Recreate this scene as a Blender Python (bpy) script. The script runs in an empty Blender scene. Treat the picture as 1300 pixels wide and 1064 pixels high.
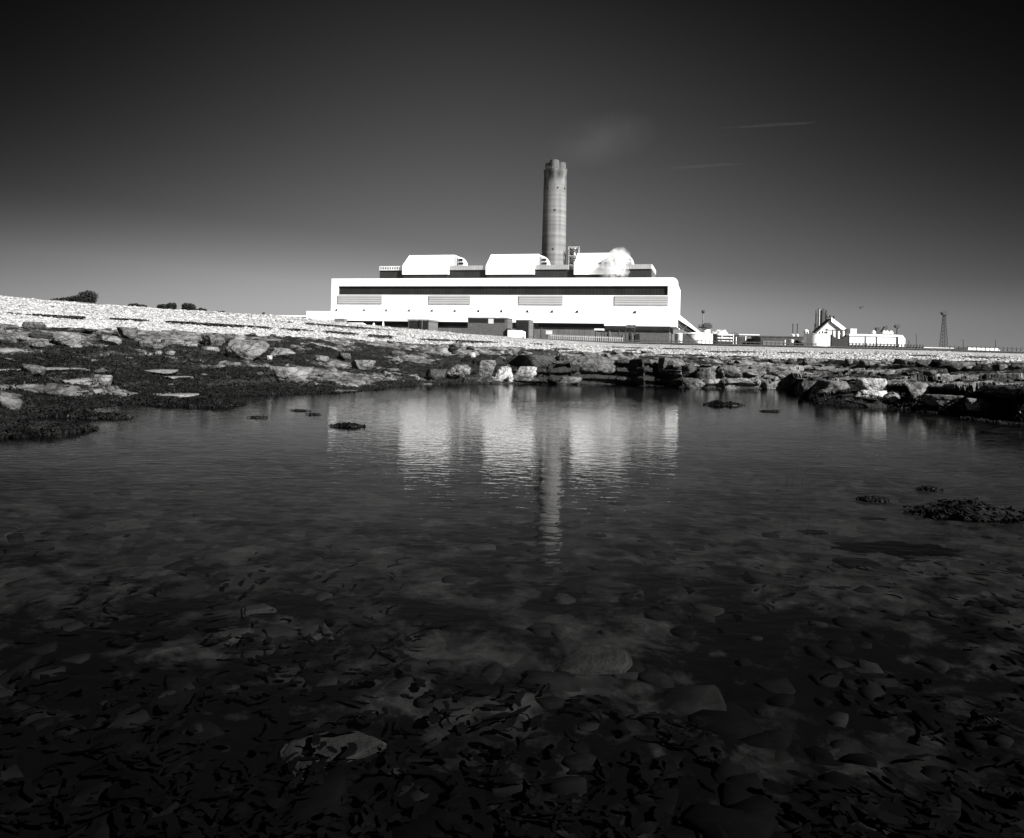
import bpy, bmesh, math, random
import numpy as np
from mathutils import Vector, Matrix

random.seed(7); RNG = np.random.default_rng(11)
scn = bpy.context.scene
COL = scn.collection
R = math.radians

# ------------------------------------------------------------------ camera frame
F = 977.0; CX = 650.0; CY = 447.0; CAMZ = 1.0; ROLL = R(1.2)
cr = Vector((math.cos(ROLL), 0, math.sin(ROLL)))
cu = Vector((-math.sin(ROLL), 0, math.cos(ROLL)))
cf = Vector((0, 1, 0))
CAM = Vector((0, 0, CAMZ))
def ray(px, py): return cf + cr * ((px - CX) / F) + cu * ((CY - py) / F)
def P(px, py, Y): return CAM + ray(px, py) * Y
def yh(px): return CY + (px - CX) * math.tan(ROLL)

# ------------------------------------------------------------------ numpy noise
def _h(ix, iy, s):
    n = (ix.astype(np.int64) * 374761393 + iy.astype(np.int64) * 668265263 + s * 1274126177) & 0x7fffffff
    n = ((n ^ (n >> 13)) * 1274126177) & 0x7fffffff
    return ((n ^ (n >> 16)) & 0xffffff) / float(0xffffff)
def vnoise(x, y, s=0):
    ix = np.floor(x); iy = np.floor(y); fx = x - ix; fy = y - iy
    fx = fx * fx * (3 - 2 * fx); fy = fy * fy * (3 - 2 * fy)
    a = _h(ix, iy, s); b = _h(ix + 1, iy, s); c = _h(ix, iy + 1, s); d = _h(ix + 1, iy + 1, s)
    return (a * (1 - fx) + b * fx) * (1 - fy) + (c * (1 - fx) + d * fx) * fy
def fbm(x, y, s=0, o=4):
    t = 0; am = .5; tot = 0
    for k in range(o):
        t = t + am * vnoise(x * 2 ** k + 13.7 * k, y * 2 ** k - 7.1 * k, s + k); tot += am; am *= .5
    return t / tot
def voro(x, y, s=0):
    ix = np.floor(x); iy = np.floor(y)
    f1 = np.full(np.shape(x), 9.); f2 = np.full(np.shape(x), 9.); cid = np.zeros(np.shape(x)); gx = np.zeros(np.shape(x)); gy = np.zeros(np.shape(x))
    for dx in (-1, 0, 1):
        for dy in (-1, 0, 1):
            jx = ix + dx; jy = iy + dy
            qx = jx + .1 + .8 * _h(jx, jy, s); qy = jy + .1 + .8 * _h(jx, jy, s + 5)
            d = np.hypot(x - qx, y - qy)
            nearer = d < f1
            f2 = np.where(nearer, f1, np.minimum(f2, d))
            cid = np.where(nearer, _h(jx, jy, s + 9), cid)
            gx = np.where(nearer, x - qx, gx); gy = np.where(nearer, y - qy, gy)
            f1 = np.where(nearer, d, f1)
    return f1, f2, cid, gx, gy
def sstep(a, b, x):
    t = np.clip((x - a) / (b - a), 0, 1); return t * t * (3 - 2 * t)

# ------------------------------------------------------------------ materials (all greys: the photograph is monochrome)
def nt(m): return m.node_tree.nodes, m.node_tree.links
def mk(name, c0, c1=None, scale=1.0, rough=.8, bump=0.0, detail=6, stretch=(1, 1, 1), spec=.3, bscale=None, lo=.35, hi=.65, coords='Object'):
    m = bpy.data.materials.new(name); m.use_nodes = True
    N, L = nt(m); b = N['Principled BSDF']
    b.inputs['Roughness'].default_value = rough
    b.inputs['Specular IOR Level'].default_value = spec
    if c1 is None: c1 = c0
    tc = N.new('ShaderNodeTexCoord'); mp = N.new('ShaderNodeMapping'); mp.inputs['Scale'].default_value = stretch
    L.new(tc.outputs[coords], mp.inputs['Vector'])
    nz = N.new('ShaderNodeTexNoise'); nz.inputs['Scale'].default_value = scale; nz.inputs['Detail'].default_value = detail; nz.inputs['Roughness'].default_value = .62
    L.new(mp.outputs[0], nz.inputs['Vector'])
    rp = N.new('ShaderNodeValToRGB'); rp.color_ramp.elements[0].position = lo; rp.color_ramp.elements[1].position = hi
    rp.color_ramp.elements[0].color = (c0, c0, c0, 1); rp.color_ramp.elements[1].color = (c1, c1, c1, 1)
    L.new(nz.outputs['Fac'], rp.inputs[0]); L.new(rp.outputs[0], b.inputs['Base Color'])
    if bump:
        n2 = N.new('ShaderNodeTexNoise'); n2.inputs['Scale'].default_value = bscale or scale * 3; n2.inputs['Detail'].default_value = 6; n2.inputs['Roughness'].default_value = .65
        L.new(mp.outputs[0], n2.inputs['Vector'])
        bp = N.new('ShaderNodeBump'); bp.inputs['Strength'].default_value = 1; bp.inputs['Distance'].default_value = bump
        L.new(n2.outputs['Fac'], bp.inputs['Height']); L.new(bp.outputs[0], b.inputs['Normal'])
    return m
def mk_lines(name, c0, c1, period, axis='Z', rough=.6, frac=.12, wob=.02, noise=.06):
    """cladding: base tone with thin darker seams every <period> metres"""
    m = bpy.data.materials.new(name); m.use_nodes = True
    N, L = nt(m); b = N['Principled BSDF']; b.inputs['Roughness'].default_value = rough; b.inputs['Specular IOR Level'].default_value = .25
    tc = N.new('ShaderNodeTexCoord'); sx = N.new('ShaderNodeSeparateXYZ'); L.new(tc.outputs['Object'], sx.inputs[0])
    def seam(out, per):
        a = N.new('ShaderNodeMath'); a.operation = 'DIVIDE'; a.inputs[1].default_value = per; L.new(out, a.inputs[0])
        f = N.new('ShaderNodeMath'); f.operation = 'FRACT'; L.new(a.outputs[0], f.inputs[0])
        g = N.new('ShaderNodeMath'); g.operation = 'LESS_THAN'; g.inputs[1].default_value = frac; L.new(f.outputs[0], g.inputs[0])
        return g.outputs[0]
    if axis == 'XZ':
        mx = N.new('ShaderNodeMath'); mx.operation = 'MAXIMUM'
        L.new(seam(sx.outputs['X'], period), mx.inputs[0]); L.new(seam(sx.outputs['Z'], period * .62), mx.inputs[1]); fac = mx.outputs[0]
    else: fac = seam(sx.outputs[axis], period)
    nz = N.new('ShaderNodeTexNoise'); nz.inputs['Scale'].default_value = .12; nz.inputs['Detail'].default_value = 5; L.new(tc.outputs['Object'], nz.inputs['Vector'])
    mr = N.new('ShaderNodeMapRange'); mr.inputs['From Min'].default_value = .3; mr.inputs['From Max'].default_value = .7
    mr.inputs['To Min'].default_value = c0 * (1 - noise); mr.inputs['To Max'].default_value = c0 * (1 + noise); L.new(nz.outputs['Fac'], mr.inputs['Value'])
    mx2 = N.new('ShaderNodeMix'); mx2.data_type = 'FLOAT'; L.new(fac, mx2.inputs[0]); L.new(mr.outputs[0], mx2.inputs[2]); mx2.inputs[3].default_value = c1
    L.new(mx2.outputs[0], b.inputs['Base Color'])
    return m
def mk_brick(name, c, mortar, scale, rough=.9):
    m = bpy.data.materials.new(name); m.use_nodes = True
    N, L = nt(m); b = N['Principled BSDF']; b.inputs['Roughness'].default_value = rough; b.inputs['Specular IOR Level'].default_value = .2
    tc = N.new('ShaderNodeTexCoord'); mp = N.new('ShaderNodeMapping'); mp.inputs['Rotation'].default_value = (R(90), 0, 0)
    L.new(tc.outputs['Object'], mp.inputs[0])
    br = N.new('ShaderNodeTexBrick'); br.inputs['Scale'].default_value = scale
    br.inputs['Color1'].default_value = (c, c, c, 1); d = c * .6; br.inputs['Color2'].default_value = (d, d, d, 1)
    br.inputs['Mortar'].default_value = (mortar, mortar, mortar, 1); br.inputs['Mortar Size'].default_value = .03
    L.new(mp.outputs[0], br.inputs['Vector']); L.new(br.outputs['Color'], b.inputs['Base Color'])
    return m

M = {}
M['white_clad'] = mk_lines('white_cladding', .80, .70, 9.0, 'X', .5, .02)
M['white_roofclad'] = mk_lines('white_roof_cladding', .80, .66, 5.2, 'Z', .5, .07)
M['fascia'] = mk_lines('white_fascia', .82, .74, 12.0, 'X', .5, .015)
M['band'] = mk_lines('dark_window_band', 0.0212, 0.0092, 2.6, 'XZ', .35, .16, noise=.3)
M['louvre'] = mk_lines('louvre_cladding', 0.348, 0.168, 1.7, 'Z', .6, .28)
M['darkclad'] = mk_lines('dark_cladding', 0.0156, 0.0085, 3.0, 'X', .7, .12, noise=.3)
M['parapet'] = mk_lines('grey_parapet', 0.2545, 0.1555, 2.2, 'X', .8, .12, noise=.15)
M['brick'] = mk_brick('grey_brick', 0.1167, 0.0707, .45)
M['brick_dk'] = mk_brick('dark_brick', 0.0601, 0.0353, .45)
M['basewall'] = mk_lines('base_wall_panels', 0.1060, 0.0566, 4.0, 'X', .9, .07, noise=.25)
M['basestrip'] = mk('pale_base_strip', 0.1414, 0.1980, .15, .9)
M['dark'] = mk('dark_opening', .008, .016, .5, .6)
M['steel_dk'] = mk('dark_steel', .02, .045, .8, .6)
M['steel_md'] = mk('grey_steel', 0.0848, 0.1555, .6, .6)
M['white_paint'] = mk('white_paint', .72, .82, .3, .5)
M['offwhite'] = mk('offwhite_paint', .42, .6, .25, .6)
M['conc'] = mk('pale_concrete', 0.2262, 0.3535, 1.2, .9, .02)
M['wallconc'] = mk('dark_sea_wall_concrete', .007, .018, .8, .9)
M['rock_pale'] = mk('pale_limestone', 0.0495, 0.1767, 5.0, .85, .10, detail=9, stretch=(1, 1, 1.4), bscale=7)
M['rock_white'] = mk('bleached_limestone', .13, .38, 5.0, .85, .09, detail=9, bscale=7)
M['rock_mid'] = mk('grey_limestone', 0.0141, 0.1131, 5.0, .75, .12, detail=9, bscale=8)
M['rock_dark'] = mk('wet_dark_rock', 0.0057, 0.0212, 2.5, .55, .06, bscale=8)
M['slab'] = mk('smooth_pale_slab', 0.0636, 0.1343, 2.0, .8, .02, bscale=9)
M['spoil'] = mk('pale_spoil', .16, .34, .3, .95, .3)
M['leaf_far'] = mk('dark_far_foliage', .0035, .010, .4, .8)
M['bark'] = mk('bark', .02, .04, 2, .9)
M['bird'] = mk('dark_plumage', .02, .03, 3, .7)
M['weed'] = mk('bladder_seaweed', .0025, .014, 5.0, .30, 0, spec=.45)
M['weed_dry'] = mk('dry_strandline_weed', .010, .03, 3.0, .9)
M['kelp'] = mk('submerged_kelp', .0010, .0042, 3.0, .7, 0, spec=.1)
M['drowned'] = mk('submerged_stone', .012, .036, 9.0, .9, .02)

# chimney concrete: lift rings, vertical runs, soot under the rim
def mk_chimney():
    m = bpy.data.materials.new('chimney_concrete'); m.use_nodes = True
    N, L = nt(m); b = N['Principled BSDF']; b.inputs['Roughness'].default_value = .95; b.inputs['Specular IOR Level'].default_value = .1
    tc = N.new('ShaderNodeTexCoord')
    def noise(sc, st, det=5):
        mp = N.new('ShaderNodeMapping'); mp.inputs['Scale'].default_value = st; L.new(tc.outputs['Object'], mp.inputs[0])
        n = N.new('ShaderNodeTexNoise'); n.inputs['Scale'].default_value = sc; n.inputs['Detail'].default_value = det; L.new(mp.outputs[0], n.inputs['Vector']); return n.outputs['Fac']
    a = noise(.25, (1, 1, .04)); c = noise(.3, (.02, .02, 1), 2); e = noise(.12, (1, 1, .35))
    s1 = N.new('ShaderNodeMath'); s1.operation = 'ADD'; L.new(a, s1.inputs[0]); L.new(c, s1.inputs[1])
    mr = N.new('ShaderNodeMapRange'); mr.inputs['From Min'].default_value = .7; mr.inputs['From Max'].default_value = 1.3
    mr.inputs['To Min'].default_value = .085; mr.inputs['To Max'].default_value = .20; L.new(s1.outputs[0], mr.inputs['Value'])
    sx = N.new('ShaderNodeSeparateXYZ'); L.new(tc.outputs['Object'], sx.inputs[0])
    z = N.new('ShaderNodeMapRange'); z.inputs['From Min'].default_value = 138; z.inputs['From Max'].default_value = 158; L.new(sx.outputs['Z'], z.inputs['Value'])
    st = N.new('ShaderNodeMath'); st.operation = 'MULTIPLY'; L.new(z.outputs[0], st.inputs[0])
    e2 = N.new('ShaderNodeMapRange'); e2.inputs['From Min'].default_value = .38; e2.inputs['From Max'].default_value = .58; L.new(e, e2.inputs['Value']); L.new(e2.outputs[0], st.inputs[1])
    mx = N.new('ShaderNodeMix'); mx.data_type = 'FLOAT'; L.new(st.outputs[0], mx.inputs[0]); L.new(mr.outputs[0], mx.inputs[2]); mx.inputs[3].default_value = .04
    L.new(mx.outputs[0], b.inputs['Base Color'])
    return m
M['chimney'] = mk_chimney()
M['soot'] = mk('sooty_flue_concrete', 0.0353, 0.1131, .12, .95, stretch=(1, 1, .3))

def mk_shore():
    """limestone platform with algae: vertex attribute 'weed' holds the growth plus shade painted on cliff faces"""
    m = bpy.data.materials.new('rock_weed_shade'); m.use_nodes = True
    N, L = nt(m); b = N['Principled BSDF']; b.inputs['Specular IOR Level'].default_value = .3
    tc = N.new('ShaderNodeTexCoord')
    def noise(sc, det=6, rg=.62):
        n = N.new('ShaderNodeTexNoise'); n.inputs['Scale'].default_value = sc; n.inputs['Detail'].default_value = det; n.inputs['Roughness'].default_value = rg
        L.new(tc.outputs['Object'], n.inputs['Vector']); return n.outputs['Fac']
    def ramp(f, p0, p1, v0, v1):
        r = N.new('ShaderNodeMapRange'); r.inputs['From Min'].default_value = p0; r.inputs['From Max'].default_value = p1
        r.inputs['To Min'].default_value = v0; r.inputs['To Max'].default_value = v1; L.new(f, r.inputs['Value']); return r.outputs[0]
    rock = ramp(noise(2.2), .34, .66, .015, .20)
    weed = ramp(noise(9), .35, .65, .003, .015)
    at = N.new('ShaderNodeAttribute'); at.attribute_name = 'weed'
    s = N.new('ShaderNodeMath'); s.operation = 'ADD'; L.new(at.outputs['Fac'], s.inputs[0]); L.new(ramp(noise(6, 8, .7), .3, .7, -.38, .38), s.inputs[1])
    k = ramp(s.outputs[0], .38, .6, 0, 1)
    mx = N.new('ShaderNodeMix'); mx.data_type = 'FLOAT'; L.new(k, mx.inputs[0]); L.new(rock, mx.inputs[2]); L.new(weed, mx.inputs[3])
    L.new(mx.outputs[0], b.inputs['Base Color'])
    L.new(ramp(k, 0, 1, .8, .5), b.inputs['Roughness'])
    bp = N.new('ShaderNodeBump'); bp.inputs['Distance'].default_value = .10; bp.inputs['Strength'].default_value = 1
    L.new(noise(8, 9, .72), bp.inputs['Height']); L.new(bp.outputs[0], b.inputs['Normal'])
    return m
M['shore'] = mk_shore()

def crack(m, sc, dark, width=.05):
    """joints and bedding cracks drawn as thin dark lines over a rock's own tone"""
    N, L = nt(m); b = N['Principled BSDF']; src = b.inputs['Base Color'].links[0].from_socket
    tc = N.new('ShaderNodeTexCoord'); n = N.new('ShaderNodeTexNoise'); n.inputs['Scale'].default_value = sc * .8; n.inputs['Detail'].default_value = 4; L.new(tc.outputs['Object'], n.inputs['Vector'])
    va = N.new('ShaderNodeVectorMath'); va.operation = 'MULTIPLY_ADD'; L.new(n.outputs['Color'], va.inputs[0]); va.inputs[1].default_value = (.9 / sc,) * 3; L.new(tc.outputs['Object'], va.inputs[2])
    mp = N.new('ShaderNodeMapping'); mp.inputs['Scale'].default_value = (.7, .7, 1.7); L.new(va.outputs[0], mp.inputs[0])
    v = N.new('ShaderNodeTexVoronoi'); v.feature = 'DISTANCE_TO_EDGE'; v.inputs['Scale'].default_value = sc; L.new(mp.outputs[0], v.inputs['Vector'])
    r_ = N.new('ShaderNodeMapRange'); r_.inputs['From Max'].default_value = width; r_.inputs['To Min'].default_value = dark; r_.inputs['To Max'].default_value = 1; L.new(v.outputs['Distance'], r_.inputs['Value'])
    mu = N.new('ShaderNodeMix'); mu.data_type = 'RGBA'; mu.blend_type = 'MULTIPLY'; mu.inputs[0].default_value = 1
    cc = N.new('ShaderNodeCombineColor')
    for q in range(3): L.new(r_.outputs[0], cc.inputs[q])
    L.new(src, mu.inputs[6]); L.new(cc.outputs[0], mu.inputs[7]); L.new(mu.outputs[2], b.inputs['Base Color'])
for k_ in ('rock_pale', 'rock_white', 'rock_mid'): crack(M[k_], 2.4, .25)
crack(M['shore'], 1.9, .12, .06)

def mk_bed():
    """flat stones and silt between weed: stone patches with their own tone, weed and a painted near fade over them"""
    m = bpy.data.materials.new('pool_bed_stones_and_weed'); m.use_nodes = True
    N, L = nt(m); b = N['Principled BSDF']; b.inputs['Roughness'].default_value = .95; b.inputs['Specular IOR Level'].default_value = .05
    tc = N.new('ShaderNodeTexCoord')
    def noise(sc, det, dist=0., rg=.6):
        n = N.new('ShaderNodeTexNoise'); n.inputs['Scale'].default_value = sc; n.inputs['Detail'].default_value = det; n.inputs['Roughness'].default_value = rg; n.inputs['Distortion'].default_value = dist
        L.new(tc.outputs['Object'], n.inputs['Vector']); return n
    def mth(op, a, b_):
        n = N.new('ShaderNodeMath'); n.operation = op
        for k_, q in enumerate((a, b_)):
            if isinstance(q, (int, float)): n.inputs[k_].default_value = q
            else: L.new(q, n.inputs[k_])
        return n.outputs[0]
    va = N.new('ShaderNodeVectorMath'); va.operation = 'MULTIPLY_ADD'; L.new(noise(2.6, 5).outputs['Color'], va.inputs[0]); va.inputs[1].default_value = (.16, .16, .16); L.new(tc.outputs['Object'], va.inputs[2])
    tone = 0
    for sc, w_ in ((4.5, .6), (11, .4)):
        v = N.new('ShaderNodeTexVoronoi'); v.inputs['Scale'].default_value = sc; L.new(va.outputs[0], v.inputs['Vector'])
        sc_ = N.new('ShaderNodeSeparateColor'); L.new(v.outputs['Color'], sc_.inputs[0]); p_ = mth('MULTIPLY', mth('POWER', sc_.outputs[0], 2.4), w_)
        tone = p_ if isinstance(tone, int) else mth('ADD', tone, p_)
    at = N.new('ShaderNodeAttribute'); at.attribute_name = 'weed'
    wv = mth('ADD', noise(4.2, 9, .25, .64).outputs['Fac'], at.outputs['Fac'])
    r = N.new('ShaderNodeMapRange'); r.inputs['From Min'].default_value = .42; r.inputs['From Max'].default_value = .60; L.new(wv, r.inputs['Value'])
    silt = mth('ADD', .016, mth('MULTIPLY', mth('MULTIPLY', tone, noise(14, 6).outputs['Fac']), .075))
    mx = N.new('ShaderNodeMix'); mx.data_type = 'FLOAT'; L.new(r.outputs[0], mx.inputs[0]); L.new(silt, mx.inputs[2]); mx.inputs[3].default_value = .0025
    L.new(mx.outputs[0], b.inputs['Base Color'])
    return m
M['bed'] = mk_bed()

def mk_shingle():
    m = bpy.data.materials.new('shingle_pebbles'); m.use_nodes = True
    N, L = nt(m); b = N['Principled BSDF']; b.inputs['Roughness'].default_value = .9; b.inputs['Specular IOR Level'].default_value = .15
    tc = N.new('ShaderNodeTexCoord')
    def vor(sc, feat='F1'):
        v = N.new('ShaderNodeTexVoronoi'); v.inputs['Scale'].default_value = sc * 1.5; v.feature = feat; L.new(tc.outputs['Object'], v.inputs['Vector']); return v
    v1 = vor(4.2); v2 = vor(11.0)
    hs = N.new('ShaderNodeSeparateColor'); L.new(v1.outputs['Color'], hs.inputs[0])
    r1 = N.new('ShaderNodeValToRGB'); e = r1.color_ramp.elements
    e[0].position = .03; e[0].color = (.02,) * 3 + (1,); e[1].position = .26; e[1].color = (.19,) * 3 + (1,)
    q = e.new(.6); q.color = (.31,) * 3 + (1,); q = e.new(1.); q.color = (.42,) * 3 + (1,)
    L.new(hs.outputs[0], r1.inputs[0])
    # big scale tone: washed and drier runs along the beach
    n = N.new('ShaderNodeTexNoise'); n.inputs['Scale'].default_value = .35; n.inputs['Detail'].default_value = 7; n.inputs['Roughness'].default_value = .7
    L.new(tc.outputs['Object'], n.inputs['Vector'])
    mr = N.new('ShaderNodeMapRange'); mr.inputs['From Min'].default_value = .3; mr.inputs['From Max'].default_value = .6; mr.inputs['To Min'].default_value = .55; mr.inputs['To Max'].default_value = 1.05; L.new(n.outputs['Fac'], mr.inputs['Value'])
    at = N.new('ShaderNodeAttribute'); at.attribute_name = 'weed'
    mm = N.new('ShaderNodeMath'); mm.operation = 'MULTIPLY'; L.new(r1.outputs[0], mm.inputs[0]); L.new(mr.outputs[0], mm.inputs[1])
    mx = N.new('ShaderNodeMix'); mx.data_type = 'FLOAT'; L.new(at.outputs['Fac'], mx.inputs[0]); L.new(mm.outputs[0], mx.inputs[2]); mx.inputs[3].default_value = .02
    L.new(mx.outputs[0], b.inputs['Base Color'])
    ad = N.new('ShaderNodeMath'); ad.operation = 'ADD'; L.new(v1.outputs['Distance'], ad.inputs[0]); L.new(v2.outputs['Distance'], ad.inputs[1])
    bp = N.new('ShaderNodeBump'); bp.invert = True; bp.inputs['Distance'].default_value = .05; bp.inputs['Strength'].default_value = .8
    L.new(ad.outputs[0], bp.inputs['Height']); L.new(bp.outputs[0], b.inputs['Normal'])
    return m
M['shingle'] = mk_shingle()
M['ground'] = mk('rough_grass_and_hardcore', 0.0566, 0.1414, .08, .95)
M['seabed'] = mk('deep_seabed', .006, .02, .3, .95)

def mk_water():
    m = bpy.data.materials.new('pool_water'); m.use_nodes = True
    N, L = nt(m); N.remove(N['Principled BSDF']); out = N['Material Output']
    tc = N.new('ShaderNodeTexCoord')
    def noise(sc, st, det, dist=0.):
        mp = N.new('ShaderNodeMapping'); mp.inputs['Scale'].default_value = st; mp.inputs['Rotation'].default_value = (0, 0, R(8)); L.new(tc.outputs['Object'], mp.inputs[0])
        n = N.new('ShaderNodeTexNoise'); n.inputs['Scale'].default_value = sc; n.inputs['Detail'].default_value = det; n.inputs['Roughness'].default_value = .5; n.inputs['Distortion'].default_value = dist
        L.new(mp.outputs[0], n.inputs['Vector']); return n.outputs['Fac']
    b1 = N.new('ShaderNodeBump'); b1.inputs['Distance'].default_value = WAVE[0]; L.new(noise(1.0, (1.7, 2.7, 1), 3, .4), b1.inputs['Height'])
    b2 = N.new('ShaderNodeBump'); b2.inputs['Distance'].default_value = WAVE[1]; L.new(noise(6.5, (1.0, 1.8, 1), 3, .3), b2.inputs['Height']); L.new(b1.outputs[0], b2.inputs['Normal'])
    fr = N.new('ShaderNodeFresnel'); L.new(b2.outputs[0], fr.inputs['Normal'])
    ge = N.new('ShaderNodeNewGeometry'); io = N.new('ShaderNodeMix'); io.data_type = 'FLOAT'; io.inputs[2].default_value = 1.333; io.inputs[3].default_value = .75
    L.new(ge.outputs['Backfacing'], io.inputs[0]); L.new(io.outputs[0], fr.inputs['IOR'])   # same reflectance from either side
    tr = N.new('ShaderNodeBsdfTransparent'); tr.inputs[0].default_value = (.58, .58, .58, 1)
    gl = N.new('ShaderNodeBsdfGlossy'); gl.inputs['Roughness'].default_value = .015; L.new(b2.outputs[0], gl.inputs['Normal'])
    mx = N.new('ShaderNodeMixShader'); L.new(fr.outputs[0], mx.inputs[0]); L.new(tr.outputs[0], mx.inputs[1]); L.new(gl.outputs[0], mx.inputs[2])
    L.new(mx.outputs[0], out.inputs['Surface'])
    return m
WAVE = (.0022, .0024)
M['water'] = mk_water()

# ------------------------------------------------------------------ object helpers
def tag(o, label=None, cat=None, group=None, kind=None):
    if label: o['label'] = label
    if cat: o['category'] = cat
    if group: o['group'] = group
    if kind: o['kind'] = kind
    return o
def empty(name, loc, label, cat, rz=0, group=None):
    o = bpy.data.objects.new(name, None); COL.objects.link(o); o.location = loc; o.rotation_euler = (0, 0, rz)
    o.empty_display_size = .5
    return tag(o, label, cat, group)
def link_mesh(name, me, mat, parent=None, smooth=False):
    o = bpy.data.objects.new(name, me); COL.objects.link(o)
    if mat: me.materials.append(mat)
    if parent: o.parent = parent
    if smooth: me.polygons.foreach_set('use_smooth', [True] * len(me.polygons))
    return o
def np_mesh(name, V, Q, nside=4):
    me = bpy.data.meshes.new(name); V = np.asarray(V, np.float32); Q = np.asarray(Q, np.int32)
    me.vertices.add(len(V)); me.vertices.foreach_set('co', V.ravel())
    me.loops.add(Q.size); me.loops.foreach_set('vertex_index', Q.ravel())
    me.polygons.add(len(Q)); me.polygons.foreach_set('loop_start', np.arange(0, Q.size, nside, dtype=np.int32))
    me.update(calc_edges=True); me.validate(); return me
class MB:
    """collects solids into one mesh"""
    def __init__(s): s.v = []; s.f = []
    def add(s, vs, fs):
        n = len(s.v); s.v += [tuple(v) for v in vs]; s.f += [tuple(i + n for i in f) for f in fs]; return s
    def box(s, x0, x1, y0, y1, z0, z1):
        return s.add([(x0, y0, z0), (x1, y0, z0), (x1, y1, z0), (x0, y1, z0), (x0, y0, z1), (x1, y0, z1), (x1, y1, z1), (x0, y1, z1)],
                     [(0, 3, 2, 1), (4, 5, 6, 7), (0, 1, 5, 4), (1, 2, 6, 5), (2, 3, 7, 6), (3, 0, 4, 7)])
    def prism(s, poly, y0, y1):
        """polygon in (x,z), counter-clockwise seen from -y, extruded y0..y1"""
        n = len(poly)
        return s.add([(x, y0, z) for x, z in poly] + [(x, y1, z) for x, z in poly],
                     [tuple(range(n)), tuple(range(2 * n - 1, n - 1, -1))] + [(i, i + n, (i + 1) % n + n, (i + 1) % n) for i in range(n)])
    def prismx(s, poly, x0, x1):
        """polygon in (y,z) extruded along x"""
        n = len(poly)
        return s.add([(x0, y, z) for y, z in poly] + [(x1, y, z) for y, z in poly],
                     [tuple(range(n - 1, -1, -1)), tuple(range(n, 2 * n))] + [(i, (i + 1) % n, (i + 1) % n + n, i + n) for i in range(n)])
    def tube(s, a, b, r0, r1=None, n=8, cap=True):
        a = Vector(a); b = Vector(b); r1 = r0 if r1 is None else r1
        d = (b - a).normalized(); t = Vector((0, 0, 1)) if abs(d.z) < .9 else Vector((1, 0, 0))
        p = d.cross(t).normalized(); q = d.cross(p)
        ring = lambda c, r: [c + (p * math.cos(k * 2 * math.pi / n) + q * math.sin(k * 2 * math.pi / n)) * r for k in range(n)]
        return s.add(ring(a, r0) + ring(b, r1), [(i, i + n, (i + 1) % n + n, (i + 1) % n) for i in range(n)] + ([tuple(range(n)), tuple(range(2 * n - 1, n - 1, -1))] if cap else []))
    def lathe(s, prof, n=32, c=(0, 0)):
        vs = []; fs = []
        for r, z in prof:
            for k in range(n):
                t = 2 * math.pi * k / n; vs.append((c[0] + r * math.cos(t), c[1] + r * math.sin(t), z))
        for j in range(len(prof) - 1):
            for k in range(n):
                fs.append((j * n + k, j * n + (k + 1) % n, (j + 1) * n + (k + 1) % n, (j + 1) * n + k))
        fs.append(tuple(range(n - 1, -1, -1))); m = (len(prof) - 1) * n; fs.append(tuple(m + k for k in range(n)))
        return s.add(vs, fs)
    def build(s, name, mat, parent=None, smooth=False):
        me = bpy.data.meshes.new(name); me.from_pydata(s.v, [], s.f); me.update()
        bm = bmesh.new(); bm.from_mesh(me); bmesh.ops.recalc_face_normals(bm, faces=bm.faces); bm.to_mesh(me); bm.free()
        o = link_mesh(name, me, mat, parent, False)
        if smooth:
            me.polygons.foreach_set('use_smooth', [len(p.vertices) == 4 for p in me.polygons]); me.set_sharp_from_angle(angle=R(40))
        return o

# ------------------------------------------------------------------ foreshore profile
#        px     Yw    K4(Y,z)      K5          K6           K7 contact     crest
TAB = [(-500,  6.0, (8.0, .12), (17., .85), (18.5, 1.35), (21., 1.60), (45., 4.40)),
       (0,     9.0, (10.5, .12), (18., .80), (20., 1.28), (22., 1.48), (50., 3.89)),
       (100,  11.5, (13.0, .12), (18.8, .78), (21., 1.25), (23.5, 1.46), (56., 3.87)),
       (200,  14.3, (15.5, .12), (20.5, .76), (23.5, 1.22), (26., 1.47), (62., 3.86)),
       (370,  16.4, (17.5, .10), (23., .74), (26., 1.18), (29., 1.42), (74., 3.88)),
       (450,  18.0, (19., .10), (26., .68), (29., 1.10), (32., 1.40), (92., 3.90)),
       (540,  22.4, (23.5, .15), (28., .65), (32., 1.05), (35., 1.30), (115., 3.90)),
       (640,  24.4, (25., .28), (29., .70), (33., .98), (37., 1.15), (150., 3.89)),
       (690,  24.6, (25., .58), (30., .85), (34., .98), (38., 1.10), (170., 3.92)),
       (800,  26.0, (26.3, .80), (33., .87), (35., .93), (40., 1.03), (210., 3.92)),
       (900,  24.0, (24.6, .62), (32., .74), (34., .90), (39., 1.00), (214., 3.90)),
       (1000, 24.6, (25.2, .48), (34., .63), (34.6, .88), (38., .97), (214., 3.90)),
       (1040, 17.2, (20., .36), (33., .64), (33.6, .90), (37., .96), (215., 3.90)),
       (1160, 15.6, (16.6, .42), (27., .65), (27.6, .92), (32., .95), (220., 3.88)),
       (1300, 12.5, (13.3, .58), (22., .66), (22.6, .92), (28., .93), (240., 3.76)),
       (1800, 10.0, (11.0, .60), (20., .66), (20.6, .90), (26., .95), (250., 3.80))]
TPX = np.array([t[0] for t in TAB], float)
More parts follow.
